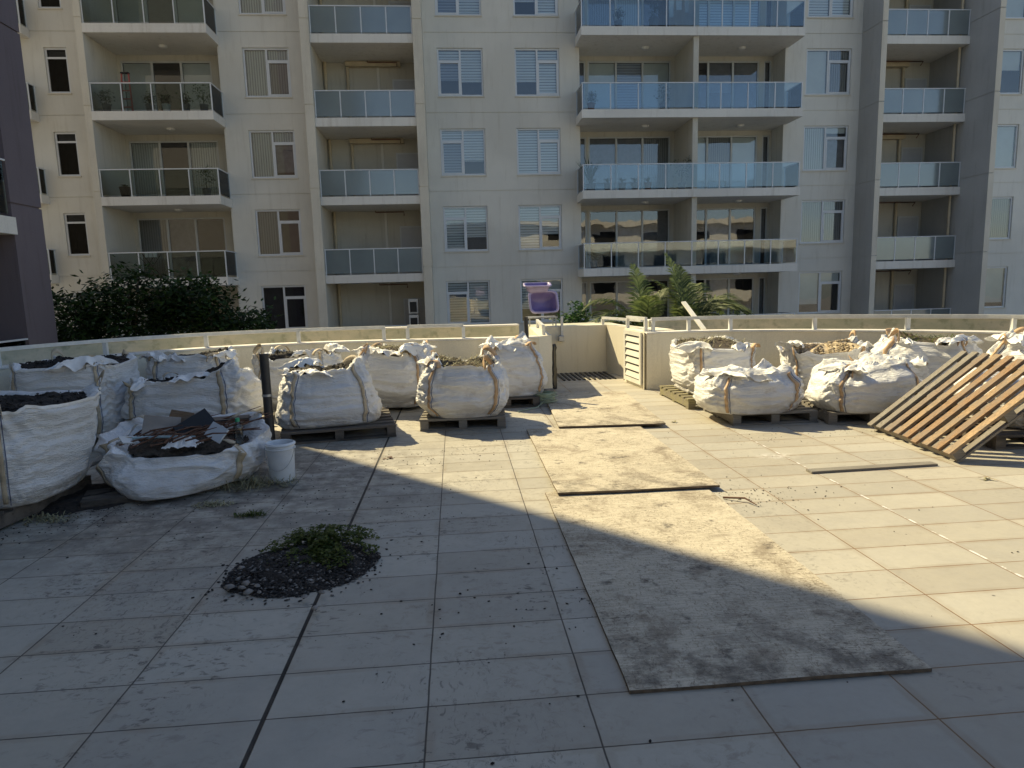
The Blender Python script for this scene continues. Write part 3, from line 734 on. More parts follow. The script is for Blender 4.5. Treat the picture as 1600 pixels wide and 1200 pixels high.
# ------------------------------------------------------------------ bulk bags
def nz(x,y,z): return noise.noise(Vector((x,y,z)))
def ridged(x,y,z): return 1-abs(noise.noise(Vector((x,y,z))))*2
def bag(label, cx, cy, z0, w, d, h, rot=0, lean=(0,0), seed=0, prof=None, fill='soil', filldrop=.05, rimamp=.03, tilt=(0,0), peaks=(),
        closed=False, strap='strap', nx=3.2, wr=.011, loops=(0,1,2,3), flaps=3, dome=.05, cat='bulk bag', group='white bulk bags on the deck', NT_=180, NV=64, foldin=.9):
    rnd=random.Random(seed); sd_=seed*7.31
    t=thing('bulk_bag',(cx,cy,z0),label,cat,group)
    prof=prof or [(0,.86),(.12,1.0),(.4,1.06),(.75,1.0),(1,.97)]
    def pf(v):
        for (a,pa),(b,pb) in zip(prof,prof[1:]):
            if v<=b:
                q=(v-a)/(b-a); q=q*q*(3-2*q); return pa+(pb-pa)*q
        return prof[-1][1]
    cr,sr=math.cos(rot),math.sin(rot)
    def topz(ct,st,lx,ly):
        z=h*(1+0)+tilt[0]*lx/(w/2)+tilt[1]*ly/(d/2)
        for (ang,amp,wid) in peaks:
            da=(math.atan2(st,ct)-math.radians(ang)+math.pi)%(2*math.pi)-math.pi; z+=amp*math.exp(-(da/wid)**2)
        z+=(rimamp+.015)*(nz(ct*2.2+sd_,st*2.2,1.7)*1.5+nz(ct*6+sd_,st*6,4.)*.7)+.02*(ridged(ct*9+sd_,st*9,7.)-.5)*(rimamp>.02)
        z+=.05*abs(math.sin(2*math.atan2(st,ct)))**8*(nz(ct*1.1+sd_*3,st*1.1,9)>-.1)
        return z
    def surf(th,v,off=0):
        c,s_=math.cos(th),math.sin(th)
        n=nx+.8*v
        lx=w/2*math.copysign(abs(c)**(2/n),c); ly=d/2*math.copysign(abs(s_)**(2/n),s_)
        tz=topz(c,s_,lx,ly); k=pf(v)
        k+= .075*nz(c*1.3+sd_,s_*1.3,v*2.2)
        z=z0+v*tz
        hh=z*1.0
        # horizontal wrinkles, finer low down, plus drag folds from the corners
        wk = (ridged(c*1.6+sd_,s_*1.6,hh*13+nz(c*3,s_*3,sd_)*1.2)-.5)*wr*1.5 + nz(c*4+sd_,s_*4,hh*30)*wr*.6
        corner=abs(math.sin(2*th))**6
        wk += corner*(ridged(th*5+sd_, v*7+th*2, 3.3)-.5)*.009
        wk += (ridged(c*3.2+sd_+v*2,s_*3.2+v*1.5,hh*5)-.6)*.012*(v**1.5+.3)
        r=1+ (wk+off)/(min(w,d)/2)
        x,y=lx*k*r+lean[0]*v, ly*k*r+lean[1]*v
        return Vector((cx+x*cr-y*sr, cy+x*sr+y*cr, z))
    vs=[];fs=[]
    rows=[]
    for q in (0,.5,.8): rows.append(('b',q))
    for i in range(NV+1): rows.append(('s',i/NV))
    if closed:
        for q in range(1,25): rows.append(('c',q/24))
    else:
        for q in range(1,7): rows.append(('f',q/6))
    ctr=Vector((cx+lean[0]*cr-lean[1]*sr, cy+lean[0]*sr+lean[1]*cr,0))
    for kind,q in rows:
        for k in range(NT_):
            th=2*math.pi*k/NT_
            if kind=='b':
                p=surf(th,0); p=Vector((cx+(p.x-cx)*q*.98+ (0), cy+(p.y-cy)*q*.98, z0+.002+.012*(1-q)))
            elif kind=='s': 
                p=surf(th,q)
                if q<.06: 
                    e=1-q/.06; p=Vector((cx+(p.x-cx)*(1-.05*e*e), cy+(p.y-cy)*(1-.05*e*e), p.z))
            elif kind=='f':
                p=surf(th,1); c,s_=math.cos(th),math.sin(th)
                k2=1-.15*q*foldin; 
                dz=-filldrop*q + .012*math.sin(q*math.pi)
                p=Vector((ctr.x+(p.x-ctr.x)*k2, ctr.y+(p.y-ctr.y)*k2, p.z*1.0+dz+ (nz(c*7+sd_,s_*7,q*3)*.012)))
            else:
                p0=surf(th,1); k2=1-q
                x=ctr.x+(p0.x-ctr.x)*k2; y=ctr.y+(p0.y-ctr.y)*k2
                base=p0.z*(k2)+(1-k2)*(z0+h+dome)
                lx=(x-ctr.x)*cr+(y-ctr.y)*sr; ly=-(x-ctr.x)*sr+(y-ctr.y)*cr
                fold=(ridged(lx*3.0+sd_,ly*3.6+lx,1.1)-.55)*.105+(ridged(lx*8+sd_,ly*6+lx*3,2.1)-.5)*.030+(ridged(lx*20+sd_,ly*17,0)-.5)*.008
                env=min(1,q*5)
                p=Vector((x,y,base+fold*env+.02*math.sin(min(1,q*3)*math.pi)))
            vs.append(p)
    nr=len(rows)
    for i in range(nr-1):
        for k in range(NT_):
            k2=(k+1)%NT_; fs.append((i*NT_+k,i*NT_+k2,(i+1)*NT_+k2,(i+1)*NT_+k))
    b=MB(); b.add(vs,fs,True); body=b.build('bag_body',M['bag'],t)
    # straps & seams up the corners
    sm=MB(); 
    for j in range(4):
        th0=math.pi/4+j*math.pi/2+rnd.uniform(-.06,.06)+(.22,-.22,.22,-.22)[j]
        for side_ in (0,):
            st=MB(); vv=[];
            wth=.09
            N=30
            for i in range(N+1):
                v=.06+.94*i/N; wob=.04*nz(v*2+sd_,j,0)
                for e in (-1,1): vv.append(surf(th0+wob+e*wth/2,v,.007))
            st.add(vv,[(2*i,2*i+1,2*i+3,2*i+2) for i in range(N)],True)
            if j in loops:
                # lifting loop standing/flopping at the corner
                p=surf(th0,1,.006); out=(Vector((p.x,p.y,0))-Vector((ctr.x,ctr.y,0))).normalized(); tan=Vector((-out.y,out.x,0))
                hgt=rnd.uniform(.04,.12); flop=rnd.uniform(-.10,.10); span=rnd.uniform(.03,.13)
                lv=[]
                for i in range(13):
                    a=math.pi*i/12; q=Vector((p.x,p.y,p.z-.03))+tan*(-math.cos(a)*span)+Vector((0,0,math.sin(a)*hgt))+out*(math.sin(a)*flop+.012)
                    wd=out*.03 if abs(flop)<.03 else (out*.4+Vector((0,0,.9))).normalized()*.03
                    lv+= [q-wd,q+wd]
                st.add(lv,[(2*i,2*i+1,2*i+3,2*i+2) for i in range(12)],True)
            o=st.build('strap',M[strap],t)
            so_=o.modifiers.new('th','SOLIDIFY'); so_.thickness=.004; so_.offset=1
        vv=[]
        for i in range(31):
            v=.03+.97*i/30; wob=.04*nz(v*2+sd_,j,0)
            for e in (0,1): vv.append(surf(th0+wob+.075+e*.018,v,.006))
        sm.add(vv,[(2*i,2*i+1,2*i+3,2*i+2) for i in range(30)],True)
    # rim hem
    if not closed:
        vv=[]; sm.build('seam',M['seam'],t); sm=MB()
        for k in range(NT_+1):
            th=2*math.pi*k/NT_
            vv.append(surf(th,1,.004)+Vector((0,0,.004))); vv.append(surf(th,.975,.006))
        sm.add(vv,[(2*i,2*i+2,2*i+3,2*i+1) for i in range(NT_)],True)
        sm.build('hem',M['bagflap'],t)
    else: sm.build('seam',M['seam'],t)
    # fill
    if not closed:
        fb=MB(); vs=[]; NR=14; nt_=60
        for i in range(NR+1):
            q=i/NR
            for k in range(nt_):
                th=2*math.pi*k/nt_; p=surf(th,1); k2=(1-.13*foldin)*q
                x=ctr.x+(p.x-ctr.x)*k2; y=ctr.y+(p.y-ctr.y)*k2
                bz=(z0+h)*(1-q)+p.z*q-filldrop+dome*(1-q*q)
                vs.append((x,y,bz+nz(x*9+sd_,y*9,0)*.03+nz(x*28,y*28,sd_)*.018))
        fb.add(vs,[(i*nt_+k,i*nt_+(k+1)%nt_,(i+1)*nt_+(k+1)%nt_,(i+1)*nt_+k) for i in range(NR) for k in range(nt_)],True)
        mt={'soil':'soil','pebble':'pebble','grass':'soil_l','debris':'soil','leaf':'soil_l'}[fill]
        fb.build('soil_fill',M[mt],t)
        ex=MB()
        def rp(sc=.8):
            th=rnd.uniform(0,2*math.pi); q=math.sqrt(rnd.random())*sc; p=surf(th,1)
            return Vector((ctr.x+(p.x-ctr.x)*q, ctr.y+(p.y-ctr.y)*q, (z0+h)*(1-q)+p.z*q-filldrop+dome*(1-q*q)+.005))
        if fill=='pebble':
            for _ in range(1100): p=rp(.86); stone(ex,p,rnd.uniform(.012,.028),rnd)
            e=ex.build('pebbles',M['pebble'],t); tag(e,kind='stuff')
        elif fill in('grass','leaf'):
            for _ in range(520):
                p=rp(.88); a=rnd.uniform(0,6.28); L=rnd.uniform(.04,.13); dz=rnd.uniform(-.2,.8)
                dr=Vector((math.cos(a),math.sin(a),dz)).normalized()*L; sd2=Vector((-math.sin(a),math.cos(a),0))*.004
                ex.add([p-sd2,p+sd2,p+dr*.6+sd2*.7,p+dr*.6-sd2*.7,p+dr+Vector((0,0,-.02))],[(0,1,2,3),(3,2,4)])
            e=ex.build('dry_plants',M['strawgrass' if fill=='grass' else 'leaf_small'],t); tag(e,kind='stuff')
        else:
            for _ in range(420): p=rp(.86); stone(ex,p,rnd.uniform(.006,.017),rnd,.7)
            e=ex.build('soil_clods',M['soil'],t); tag(e,kind='stuff')
    # crumpled flaps of cloth on the rim
    for q in range((flaps*2+2)//3):
        th=rnd.uniform(0,2*math.pi) if q else rnd.uniform(3.6,5.6); p=surf(th,1)
        inn=(ctr-Vector((p.x,p.y,0))); inn.z=0; inn.normalize(); tan=Vector((-inn.y,inn.x,0))
        L=rnd.uniform(.30,.55)*min(1,w); Wd=rnd.uniform(.12,.22); hh=rnd.uniform(.015,.06)
        N1,N2=40,30; vv=[]
        for i in range(N1+1):
            for j in range(N2+1):
                a=i/N1-.5; b_=j/N2
                taper=(1-abs(2*a)**3)
                q0=p+tan*(a*L*1.2)+inn*(b_*Wd*taper-.02)
                zz=-.012+ hh*math.sin(b_*math.pi)*taper*1.2+(ridged(q0.x*5+q*3,q0.y*5+sd_,b_*2)-.5)*.075*taper+(ridged(q0.x*12,q0.y*11+sd_,1)-.5)*.020+(ridged(q0.x*34,q0.y*34,2)-.5)*.004
                vv.append(Vector((q0.x,q0.y,p.z+zz-(filldrop*.5)*b_)))
        f_=MB(); f_.add(vv,[(i*(N2+1)+j,i*(N2+1)+j+1,(i+1)*(N2+1)+j+1,(i+1)*(N2+1)+j) for i in range(N1) for j in range(N2)],True)
        f_.build('cloth_flap',M['bagflap'],t)
    return t
def stone(mb,p,r,rnd,flat=.6):
    # small irregular octahedral pebble, subdivided once
    a=rnd.uniform(0,6.28); ca,sa=math.cos(a),math.sin(a); sx=r*rnd.uniform(.8,1.5); sy=r*rnd.uniform(.7,1.1); sz=r*flat*rnd.uniform(.7,1.1)
    vs=[]
    for (x,y,z) in ((0,0,-1),(1,0,-.1),(.5,.8,0),(-.5,.85,.1),(-1,0,0),(-.5,-.8,-.1),(.5,-.85,.1),(.3,.2,.9),(-.4,-.1,.85)):
        x*=sx*rnd.uniform(.85,1.1); y*=sy*rnd.uniform(.85,1.1); z*=sz; vs.append((p.x+x*ca-y*sa,p.y+x*sa+y*ca,p.z+z))
    mb.add(vs,[(0,2,1),(0,3,2),(0,4,3),(0,5,4),(0,6,5),(0,1,6),(1,2,7),(2,3,7),(3,8,7),(3,4,8),(4,5,8),(5,6,8),(6,7,8),(6,1,7)],r>.02)

PH=.13
# left group
pallet('dark damp pallet under the tall soil bag at the left edge', Mrot((-3.62,5.02,0.001),R(-8)),1.1,1.15,M['wood_dark'])
bag('tall square bulk bag full of dark soil, cut by the left edge', -3.36,5.08,PH,1.02,.98,.70,R(-8),seed=1,fill='soil',filldrop=.05,rimamp=.012,prof=[(0,.80),(.2,.90),(.6,1.0),(1,1.06)],strap='strap_pale',loops=(0,3),flaps=0,dome=.05,wr=.009)
bag('square bulk bag of soil standing behind the bag at the left edge', -4.12,7.55,.1,1.02,1.0,.76,R(4),seed=2,fill='soil',filldrop=.02,rimamp=.015,strap='strap_pale',loops=(0,1,3),flaps=2,dome=.06,prof=[(0,.9),(.3,1.02),(.7,1.03),(1,1.0)])
bag('wide slumped bulk bag with a raised right corner, behind the debris bag', -2.9,7.55,.1,1.28,.9,.56,R(-4),seed=3,fill='soil',filldrop=.03,rimamp=.03,tilt=(.06,-.02),peaks=((-32,.13,.35),),strap='strap_pale',loops=(1,2),flaps=2,dome=.03,prof=[(0,.92),(.35,1.06),(.75,1.0),(1,.92)])
bag('crumpled topped bulk bag against the wall, behind the slumped bag', -3.3,8.62,.1,1.0,.85,.68,R(8),seed=4,fill='soil',filldrop=.02,rimamp=.05,strap='strap_pale',flaps=5,dome=.05)
bag('bulk bag leaning on a dark pallet just right of the black pipe', -1.46,7.52,PH,1.06,.95,.58,R(12),lean=(-.03,-.02),seed=5,fill='soil',filldrop=.02,rimamp=.03,peaks=((-20,.13,.5),(-150,-.03,.4)),strap='strap_pale',loops=(0,),flaps=2,dome=.02,prof=[(0,1.02),(.2,1.08),(.6,.96),(1,.78)])
pallet('dark pallet under the leaning bag right of the black pipe', Mrot((-1.36,7.52,.001),R(10)),1.17,1.17,M['wood_dark'])
bag('small topped bulk bag against the wall behind the black pipe', -2.02,8.72,.1,1.05,.85,.68,R(-5),seed=6,fill='debris',rimamp=.05,strap='strap_pale',flaps=4)
bag('round bellied bulk bag of brown leaves against the parapet', -.82,8.92,.05,1.02,.95,.72,R(-6),seed=7,fill='grass',filldrop=.01,rimamp=.05,flaps=5,dome=.04,prof=[(0,.80),(.35,1.04),(.75,1.02),(1,.84)])
bag('bulging bulk bag of dry grass on a pallet left of the plywood', .06,7.62,PH,.98,.92,.58,R(-3),seed=8,fill='grass',filldrop=.04,rimamp=.03,flaps=2,dome=.05,peaks=((-45,.03,.25),(-135,.03,.25)),prof=[(0,.84),(.3,1.07),(.65,1.04),(1,.86)])
pallet('grey pallet under the dry grass bag', Mrot((.05,7.74,.001),R(-2)),.95,1.0,M['wood_grey'])
bag('peaked bulk bag beside the slim dark pole', .72,8.88,PH,.86,.72,.66,R(5),lean=(-.02,0),seed=9,closed=True,rimamp=.04,peaks=((20,.05,.6),),dome=.06,prof=[(0,.95),(.3,1.05),(.7,.95),(1,.70)],loops=(0,3))
pallet('dark pallet under the peaked bag beside the slim dark pole', Mrot((.60,8.90,.001),R(3)),.85,.9,M['wood_dark'])
# right group
pallet('mossy pale pallet under the tall bag by the louvred vent', Mrot((3.385,8.43,.001),0),1.165,1.165,M['wood_green'])
bag('tall square bulk bag of cuttings next to the louvred vent box', 3.33,8.46,PH,.90,1.02,.60,0,seed=10,fill='grass',filldrop=.0,rimamp=.02,flaps=6,dome=.07,wr=.013,prof=[(0,.94),(.12,.90),(.2,1.0),(.6,1.03),(1,1.0)],loops=(0,3))
bag('low tied bulk bag lying on a grey pallet in front of the tall bag', 3.24,7.2,.12,1.08,.86,.40,R(-3),seed=11,closed=True,rimamp=.03,peaks=((-150,.06,.35),(-60,.05,.4),(15,-.03,.3)),dome=.0,prof=[(0,.92),(.3,1.04),(.7,1.0),(1,.82)],loops=())
pallet('grey pallet under the low tied bag', Mrot((3.42,7.3,.001),R(-1)),.95,.95,M['wood_grey'])
bag('bulk bag heaped with tan pebbles beside the right parapet wall', 4.72,8.22,.06,1.05,.98,.60,R(-22),lean=(0,0),seed=12,fill='pebble',filldrop=.07,rimamp=.05,peaks=((60,.08,.5),),flaps=1,dome=.11,prof=[(0,.72),(.3,.86),(.7,.96),(1,1.03)],loops=(0,))
bag('low folded bulk bag on a pallet left of the leaning pallet', 4.50,6.98,.12,1.08,.9,.42,R(-12),seed=13,closed=True,rimamp=.03,peaks=((-70,.12,.35),),dome=.04,prof=[(0,.95),(.3,1.06),(.7,1.0),(1,.76)],loops=(2,))
pallet('grey pallet under the low folded bag', Mrot((4.46,7.08,.001),R(-8)),.95,.95,M['wood_grey'])
bag('small crumpled bulk bag squeezed behind the low folded bag', 5.02,7.25,.08,.62,.6,.50,R(20),seed=14,closed=True,rimamp=.05,dome=.05,loops=(1,))
bag('bulk bag of green cuttings against the wall behind the leaning pallet', 5.55,7.45,.08,1.12,.9,.72,R(-38),seed=15,fill='leaf',filldrop=.02,rimamp=.04,flaps=4,dome=.03,prof=[(0,.9),(.4,1.06),(.75,1.0),(1,.82)])
bag('bulk bag cut by the right edge, nearest the parapet', 6.22,6.55,.08,.95,.85,.74,R(-55),seed=16,closed=True,rimamp=.04,dome=.04,prof=[(0,.9),(.4,1.05),(.75,1.0),(1,.8)])
bag('large full bulk bag seen through the slats of the leaning pallet', 5.50,5.92,PH,1.0,1.0,.40,R(-4),seed=17,closed=True,rimamp=.02,dome=.04,prof=[(0,.9),(.4,1.05),(.75,1.0),(1,.85)])
pallet('dark pallet under the full bag at the right edge', Mrot((5.30,5.90,.001),R(-3)),1.1,1.1,M['wood_dark'])

# leaning pallet: local x up the slope, local y along bottom edge
tiltA=R(38.5)
ML = Matrix.Translation((4.09,5.70,.075)) @ Matrix.Rotation(R(-5.0),4,'Z') @ Matrix.Rotation(-tiltA,4,'Y') @ Matrix.Translation((1.165/2,0,-.11))
mats=[M['wood_tan'],M['wood_brown'],M['wood_tan2'],M['wood_brown'],M['wood_brown'],M['wood_tan2'],M['wood_mix'],M['wood_grey'],M['wood_grey']]
random.seed(5)
lp=thing('leaning_pallet',(4.09,5.7,0),'large weathered slatted pallet propped up at an angle against bags on the right','pallet')
for k in range(9):
    y=-.64+k*(1.28-.078)/8
    mb=MB(); mb.M=ML; j=random.uniform(-.012,.012); e=random.uniform(-.003,.003)
    mb.box(-.5825+j,.5825+j,y+e,y+e+.078,.088,.112); mb.build('slat',mats[k],lp)
for x in (-.56,-.05,.47):
    mb=MB(); mb.M=ML; mb.box(x,x+.09,-.635,.635,.014,.087); mb.build('bearer',M['wood_grey'],lp)
for y in (-.64,-.05,.54):
    mb=MB(); mb.M=ML; mb.box(-.58,.58,y,y+.1,-.006,.013); mb.build('base_board',M['wood_grey'],lp)

# ------------------------------------------------------------------ open debris bag (low)
def debris_bag():
    cx,cy=-2.30,5.72; t=thing('bulk_bag',(cx,cy,.03),'low open bulk bag full of builders debris beside the white bucket','bulk bag','white bulk bags on the deck')
    rot=R(9); cr,sr=math.cos(rot),math.sin(rot); w,d=1.22,.98
    def P(th,v,off=0):
        c,s_=math.cos(th),math.sin(th); n=2.7
        lx=w/2*math.copysign(abs(c)**(2/n),c); ly=d/2*math.copysign(abs(s_)**(2/n),s_)
        k=.86+.20*math.sin(min(1,v*1.5)*math.pi/2)-.06*v*v
        top=.36+.07*s_+.05*max(0,-c)+.05*math.exp(-((th-R(35))/.35)**2)+.05*nz(c*2,s_*2,5)+.02*nz(c*7,s_*7,5)
        wk=(ridged(c*2+4,s_*2+v,v*2)-.5)*.05*(.3+v)+ (ridged(c*5+3,s_*5,v*4)-.5)*.014+nz(c*12,s_*12,v*9)*.005
        r=k*(1+(wk+off)/.5); x,y=lx*r,ly*r
        y-=.26*math.exp(-(v/.5)**2)*max(0,-s_)*math.exp(-((c+.25)/.6)**2)
        z=.035+v*top + .03*(1-v)*nz(c*2,s_*2,1)
        return Vector((cx+x*cr-y*sr,cy+x*sr+y*cr,z))
    vs=[];N=220;rows=[('b',0),('b',.6)]+[('s',i/48) for i in range(49)]+[('i',i/12) for i in range(1,13)]
    for kd,q in rows:
        for k in range(N):
            th=-math.pi+2*math.pi*k/N
            if kd=='b': p=P(th,0); p=Vector((cx+(p.x-cx)*q,cy+(p.y-cy)*q,.03))
            elif kd=='s': p=P(th,q)
            else:
                p=P(th,1); q2=1-.30*q; p=Vector((cx+(p.x-cx)*q2,cy+(p.y-cy)*q2,p.z-.15*q**1.3+.02*nz(p.x*6,p.y*6,q*2)))
            vs.append(p)
    b=MB(); b.add(vs,[(i*N+k,i*N+(k+1)%N,(i+1)*N+(k+1)%N,(i+1)*N+k) for i in range(len(rows)-1) for k in range(N)],True); b.build('bag_body',M['bag'],t)
    for th0 in (R(-148),R(-48),R(30),R(140)):
        st=MB(); vv=[]
        for i in range(31):
            v=.08+.92*i/30
            for e in (-1,1): vv.append(P(th0+e*.055,v,.008))
        pz=P(th0,1); inn=(Vector((cx,cy,pz.z))-pz).normalized()
        for i in range(1,9):
            q=i/8; c0=pz+inn*(.26*q)+Vector((0,0,.035*math.sin(q*3.1)))
            tn=Vector((-inn.y,inn.x,0))*.03
            vv+= [c0-tn,c0+tn]
        st.add(vv,[(2*i,2*i+1,2*i+3,2*i+2) for i in range(38)],True); o=st.build('strap',M['strap_pale'],t); m=o.modifiers.new('t','SOLIDIFY'); m.thickness=.004
    vs=[];NR=16
    for i in range(NR+1):
        for k in range(80):
            th=-math.pi+2*math.pi*k/80; p=P(th,1); q=.74*i/NR
            vs.append((cx+(p.x-cx)*q,cy+(p.y-cy)*q,.30+.05*nz(p.x*q*6,p.y*q*6,i*.4)+.03*nz(math.cos(th)*q*9,math.sin(th)*q*9,0)+.012*nz(math.cos(th)*q*30,math.sin(th)*q*30,0)))
    b=MB(); b.add(vs,[(i*80+k,i*80+(k+1)%80,(i+1)*80+(k+1)%80,(i+1)*80+k) for i in range(NR) for k in range(80)],True); b.build('soil_fill',M['soil_l'],t)
    # trailing flap at left
    vv=[]; N1,N2=22,14
    for i in range(N1+1):
        for j in range(N2+1):
            a=i/N1; e=j/N2-.5; p=Vector((-2.72,5.55,.42)).lerp(Vector((-3.08,5.45,.12)),a)
            q=p+Vector((.2,.55,.3)).normalized()*e*(.34*(1-.5*a))
            q.z+=(ridged(q.x*6,q.y*6,e*3)-.5)*.06
            vv.append(q)
    b=MB(); b.add(vv,[(i*(N2+1)+j,i*(N2+1)+j+1,(i+1)*(N2+1)+j+1,(i+1)*(N2+1)+j) for i in range(N1) for j in range(N2)],True); b.build('cloth_flap',M['bagflap'],t)
    return P
debris_bag()
pallet('dark pallet mostly hidden under the debris bag', Mrot((-2.45,6.05,.001),R(10)),1.15,1.0,M['wood_dark'],th=.05 if False else .13) if False else None
def slab_piece(name,label,loc,w,d,th,rz,rx,ry,mat,cat):
    mb=MB(); mb.M=Mrot(Vector(loc),rz,rx,ry); n=6
    mb.box(-w/2,w/2,-d/2,d/2,-th/2,th/2)
    o=mb.build(name,mat,loc=loc,bevel=.002); tag(o,label,cat); return o
slab_piece('card_piece','grey brown board piece sticking up from the debris bag',(-2.50,5.72,.47),.28,.22,.014,R(20),R(38),R(10),M['cardboard'],'board')
slab_piece('dark_panel','black angled panel in the middle of the debris bag',(-2.24,5.74,.47),.30,.15,.01,R(42),R(55),R(-24),M['black'],'panel')
slab_piece('foam_piece','pale broken foam sheet near the green capped bottle',(-1.98,5.50,.44),.17,.13,.02,R(-30),R(55),R(20),simple('pale foam',(.52,.56,.60),.7,.1),'foam')
slab_piece('black_tray','long black strip at the back of the debris bag',(-2.05,6.02,.45),.34,.10,.03,R(12),R(10),0,M['black'],'tray')
def stick_thing(name,label,cat,pts,r,mat):
    mb=MB(); mb.tube(pts,r,8); o=mb.build(name,mat,loc=pts[0]); return tag(o,label,cat)
rn=random.Random(9)
bt=thing('stick_bundle',(-2.35,5.65,.36),'tangle of thin brown branches in the debris bag','branches')
for k in range(60):
    a=rn.uniform(-.4,1.2); p=Vector((rn.uniform(-2.75,-2.0),rn.uniform(5.32,5.95),rn.uniform(.37,.43))); L=rn.uniform(.2,.55)
    dr=Vector((math.cos(a),math.sin(a),rn.uniform(.0,.28))); mb=MB()
    mb.tube([p,p+dr*L*.5+Vector((0,0,rn.uniform(0,.04))),p+dr*L],[.008,.007,.003],5); mb.build('branch',M['stick'],bt)
stick_thing('plastic_tube','pale blue tube lying across the front of the debris bag','tube',[(-2.60,5.42,.44),(-2.4,5.45,.435),(-2.15,5.50,.41)],.011,M['bluetube'])
slab_piece('broken_tile','small cream broken tile at the front left of the debris',(-2.62,5.40,.43),.13,.10,.012,R(50),R(25),R(12),M['frame_grey'],'tile')
slab_piece('brown_board','thin brown board poking from the back of the debris',(-2.42,5.92,.50),.22,.12,.01,R(-15),R(62),R(8),M['wood_brown'],'board')
mb=MB(); vv=[]
for i in range(31):
    for j in range(21):
        x=-2.22+.26*(i/30-.5); y=5.42+.18*(j/20-.5); e=(1-abs(2*i/30-1)**2)*(1-abs(2*j/20-1)**2)
        vv.append((x+.02*nz(i*.3,j*.3,1),y+.02*nz(i*.3,j*.3,7),.365+.05*e+(ridged(x*13,y*13,3)-.5)*.05*e+(ridged(x*34,y*34,5)-.5)*.02))
mb.add(vv,[(i*21+j,(i+1)*21+j,(i+1)*21+j+1,i*21+j+1) for i in range(30) for j in range(20)],True)
tag(mb.build('crumpled_sheet',M['bagflap'],loc=(-2.22,5.42,.38)),'crumpled white plastic scrap near the front rim of the debris bag','plastic sheet')
# bottle
bo=thing('plastic_bottle',(-1.84,5.60,.32),'clear plastic bottle with green cap standing in the debris bag','bottle')
mb=MB(); mb.lathe([(.001,.30),(.036,.31),(.038,.34),(.036,.40),(.038,.44),(.034,.47),(.016,.50),(.014,.51)],-1.84,5.60,20); mb.build('bottle_body',glass('bottle plastic',(.85,.9,.88),.8,.08,.01,1.4,.05),bo)
mb=MB(); mb.lathe([(.018,.505),(.018,.53),(.016,.535),(.001,.536)],-1.84,5.60,16); mb.build('cap',M['green'],bo)
# bucket
bx,by=-1.50,5.56
bk_=thing('plastic_bucket',(bx,by,0),'white plastic bucket standing by the debris bag','bucket')
bk_.scale=(.88,.88,.90)
mb=MB(); mb.lathe([(.001,.003),(.112,.003),(.116,.01),(.127,.33),(.130,.345),(.130,.36),(.124,.362),(.122,.345),(.110,.02),(.001,.018)],bx,by,40); body=mb.build('bucket_body',M['whiteplastic'],bk_)
mb=MB(); mb.lathe([(.128,.300),(.139,.300),(.139,.312),(.128,.312)],bx,by,40); mb.lathe([(.1285,.338),(.141,.338),(.141,.350),(.129,.352)],bx,by,40); mb.build('rim',M['whiteplastic'],bk_)
pts=[]
for i in range(17):
    a=math.pi*i/16; pts.append((bx-.14*math.cos(a)*.98, by-.03-.11*math.sin(a), .32-.20*math.sin(a)))
mb=MB(); mb.tube(pts,.0025,6); mb.build('wire_handle',M['steel'],bk_)
# posts
def cyl_thing(name,label,cat,a,b,r,mat,collar=None):
    t=thing(name,tuple(a),label,cat); mb=MB(); mb.tube([a,Vector(a).lerp(Vector(b),.5),b],r,20); mb.build('pipe_body',mat,t)
    if collar is not None:
        c=Vector(a).lerp(Vector(b),collar); d_=(Vector(b)-Vector(a)).normalized()
        mb=MB(); mb.tube([c-d_*.012,c+d_*.012],r*1.12,20); mb.build('collar',M['steel'],t)
    return t
top=at_depth(412,553,6.95); bot=at_ground(419,700)
cyl_thing('drain_pipe','thick black pipe standing upright between the left bags','pipe',(bot.x,6.9,0.0),(top.x,6.95,top.z),.045,M['grey_pipe'],.55)
cyl_thing('slim_pole','slim dark pole standing at the end of the left parapet','pole',(.98,9.12,0),(.955,9.12,1.14),.029,M['grey_pipe'])
# black sheet hanging in alcove
mb=MB(); vv=[]; 
for i in range(13):
    for j in range(7):
        z=.02+.68*i/12; e=(j/6-.5)*.16*(1-.5*(i/12)**2)
        vv.append((1.44+e*.5+.02*nz(i*.5,j,0),9.75+e+.03*nz(j,i*.4,2),z))
mb.add(vv,[(i*7+j,i*7+j+1,(i+1)*7+j+1,(i+1)*7+j) for i in range(12) for j in range(6)],True)
o=mb.build('black_sheet',M['black'],loc=(1.44,9.75,0)); m=o.modifiers.new('t','SOLIDIFY'); m.thickness=.02
tag(o,'black plastic sheet hanging inside the left alcove wall','plastic sheet')
# tap bracket on alcove wall
tp=thing('wall_tap',(2.03,11.69,.7),'small metal bracket and box fixed on the alcove back wall','tap')
p=at_depth(878,505,11.66)
MB().box(p.x-.02,p.x+.02,11.64,11.698,.62,1.02).build('bracket',M['alu_rail'],tp)
MB().box(p.x-.07,p.x+.03,11.58,11.697,.58,.68).build('tap_box',M['steel'],tp,bevel=.01)
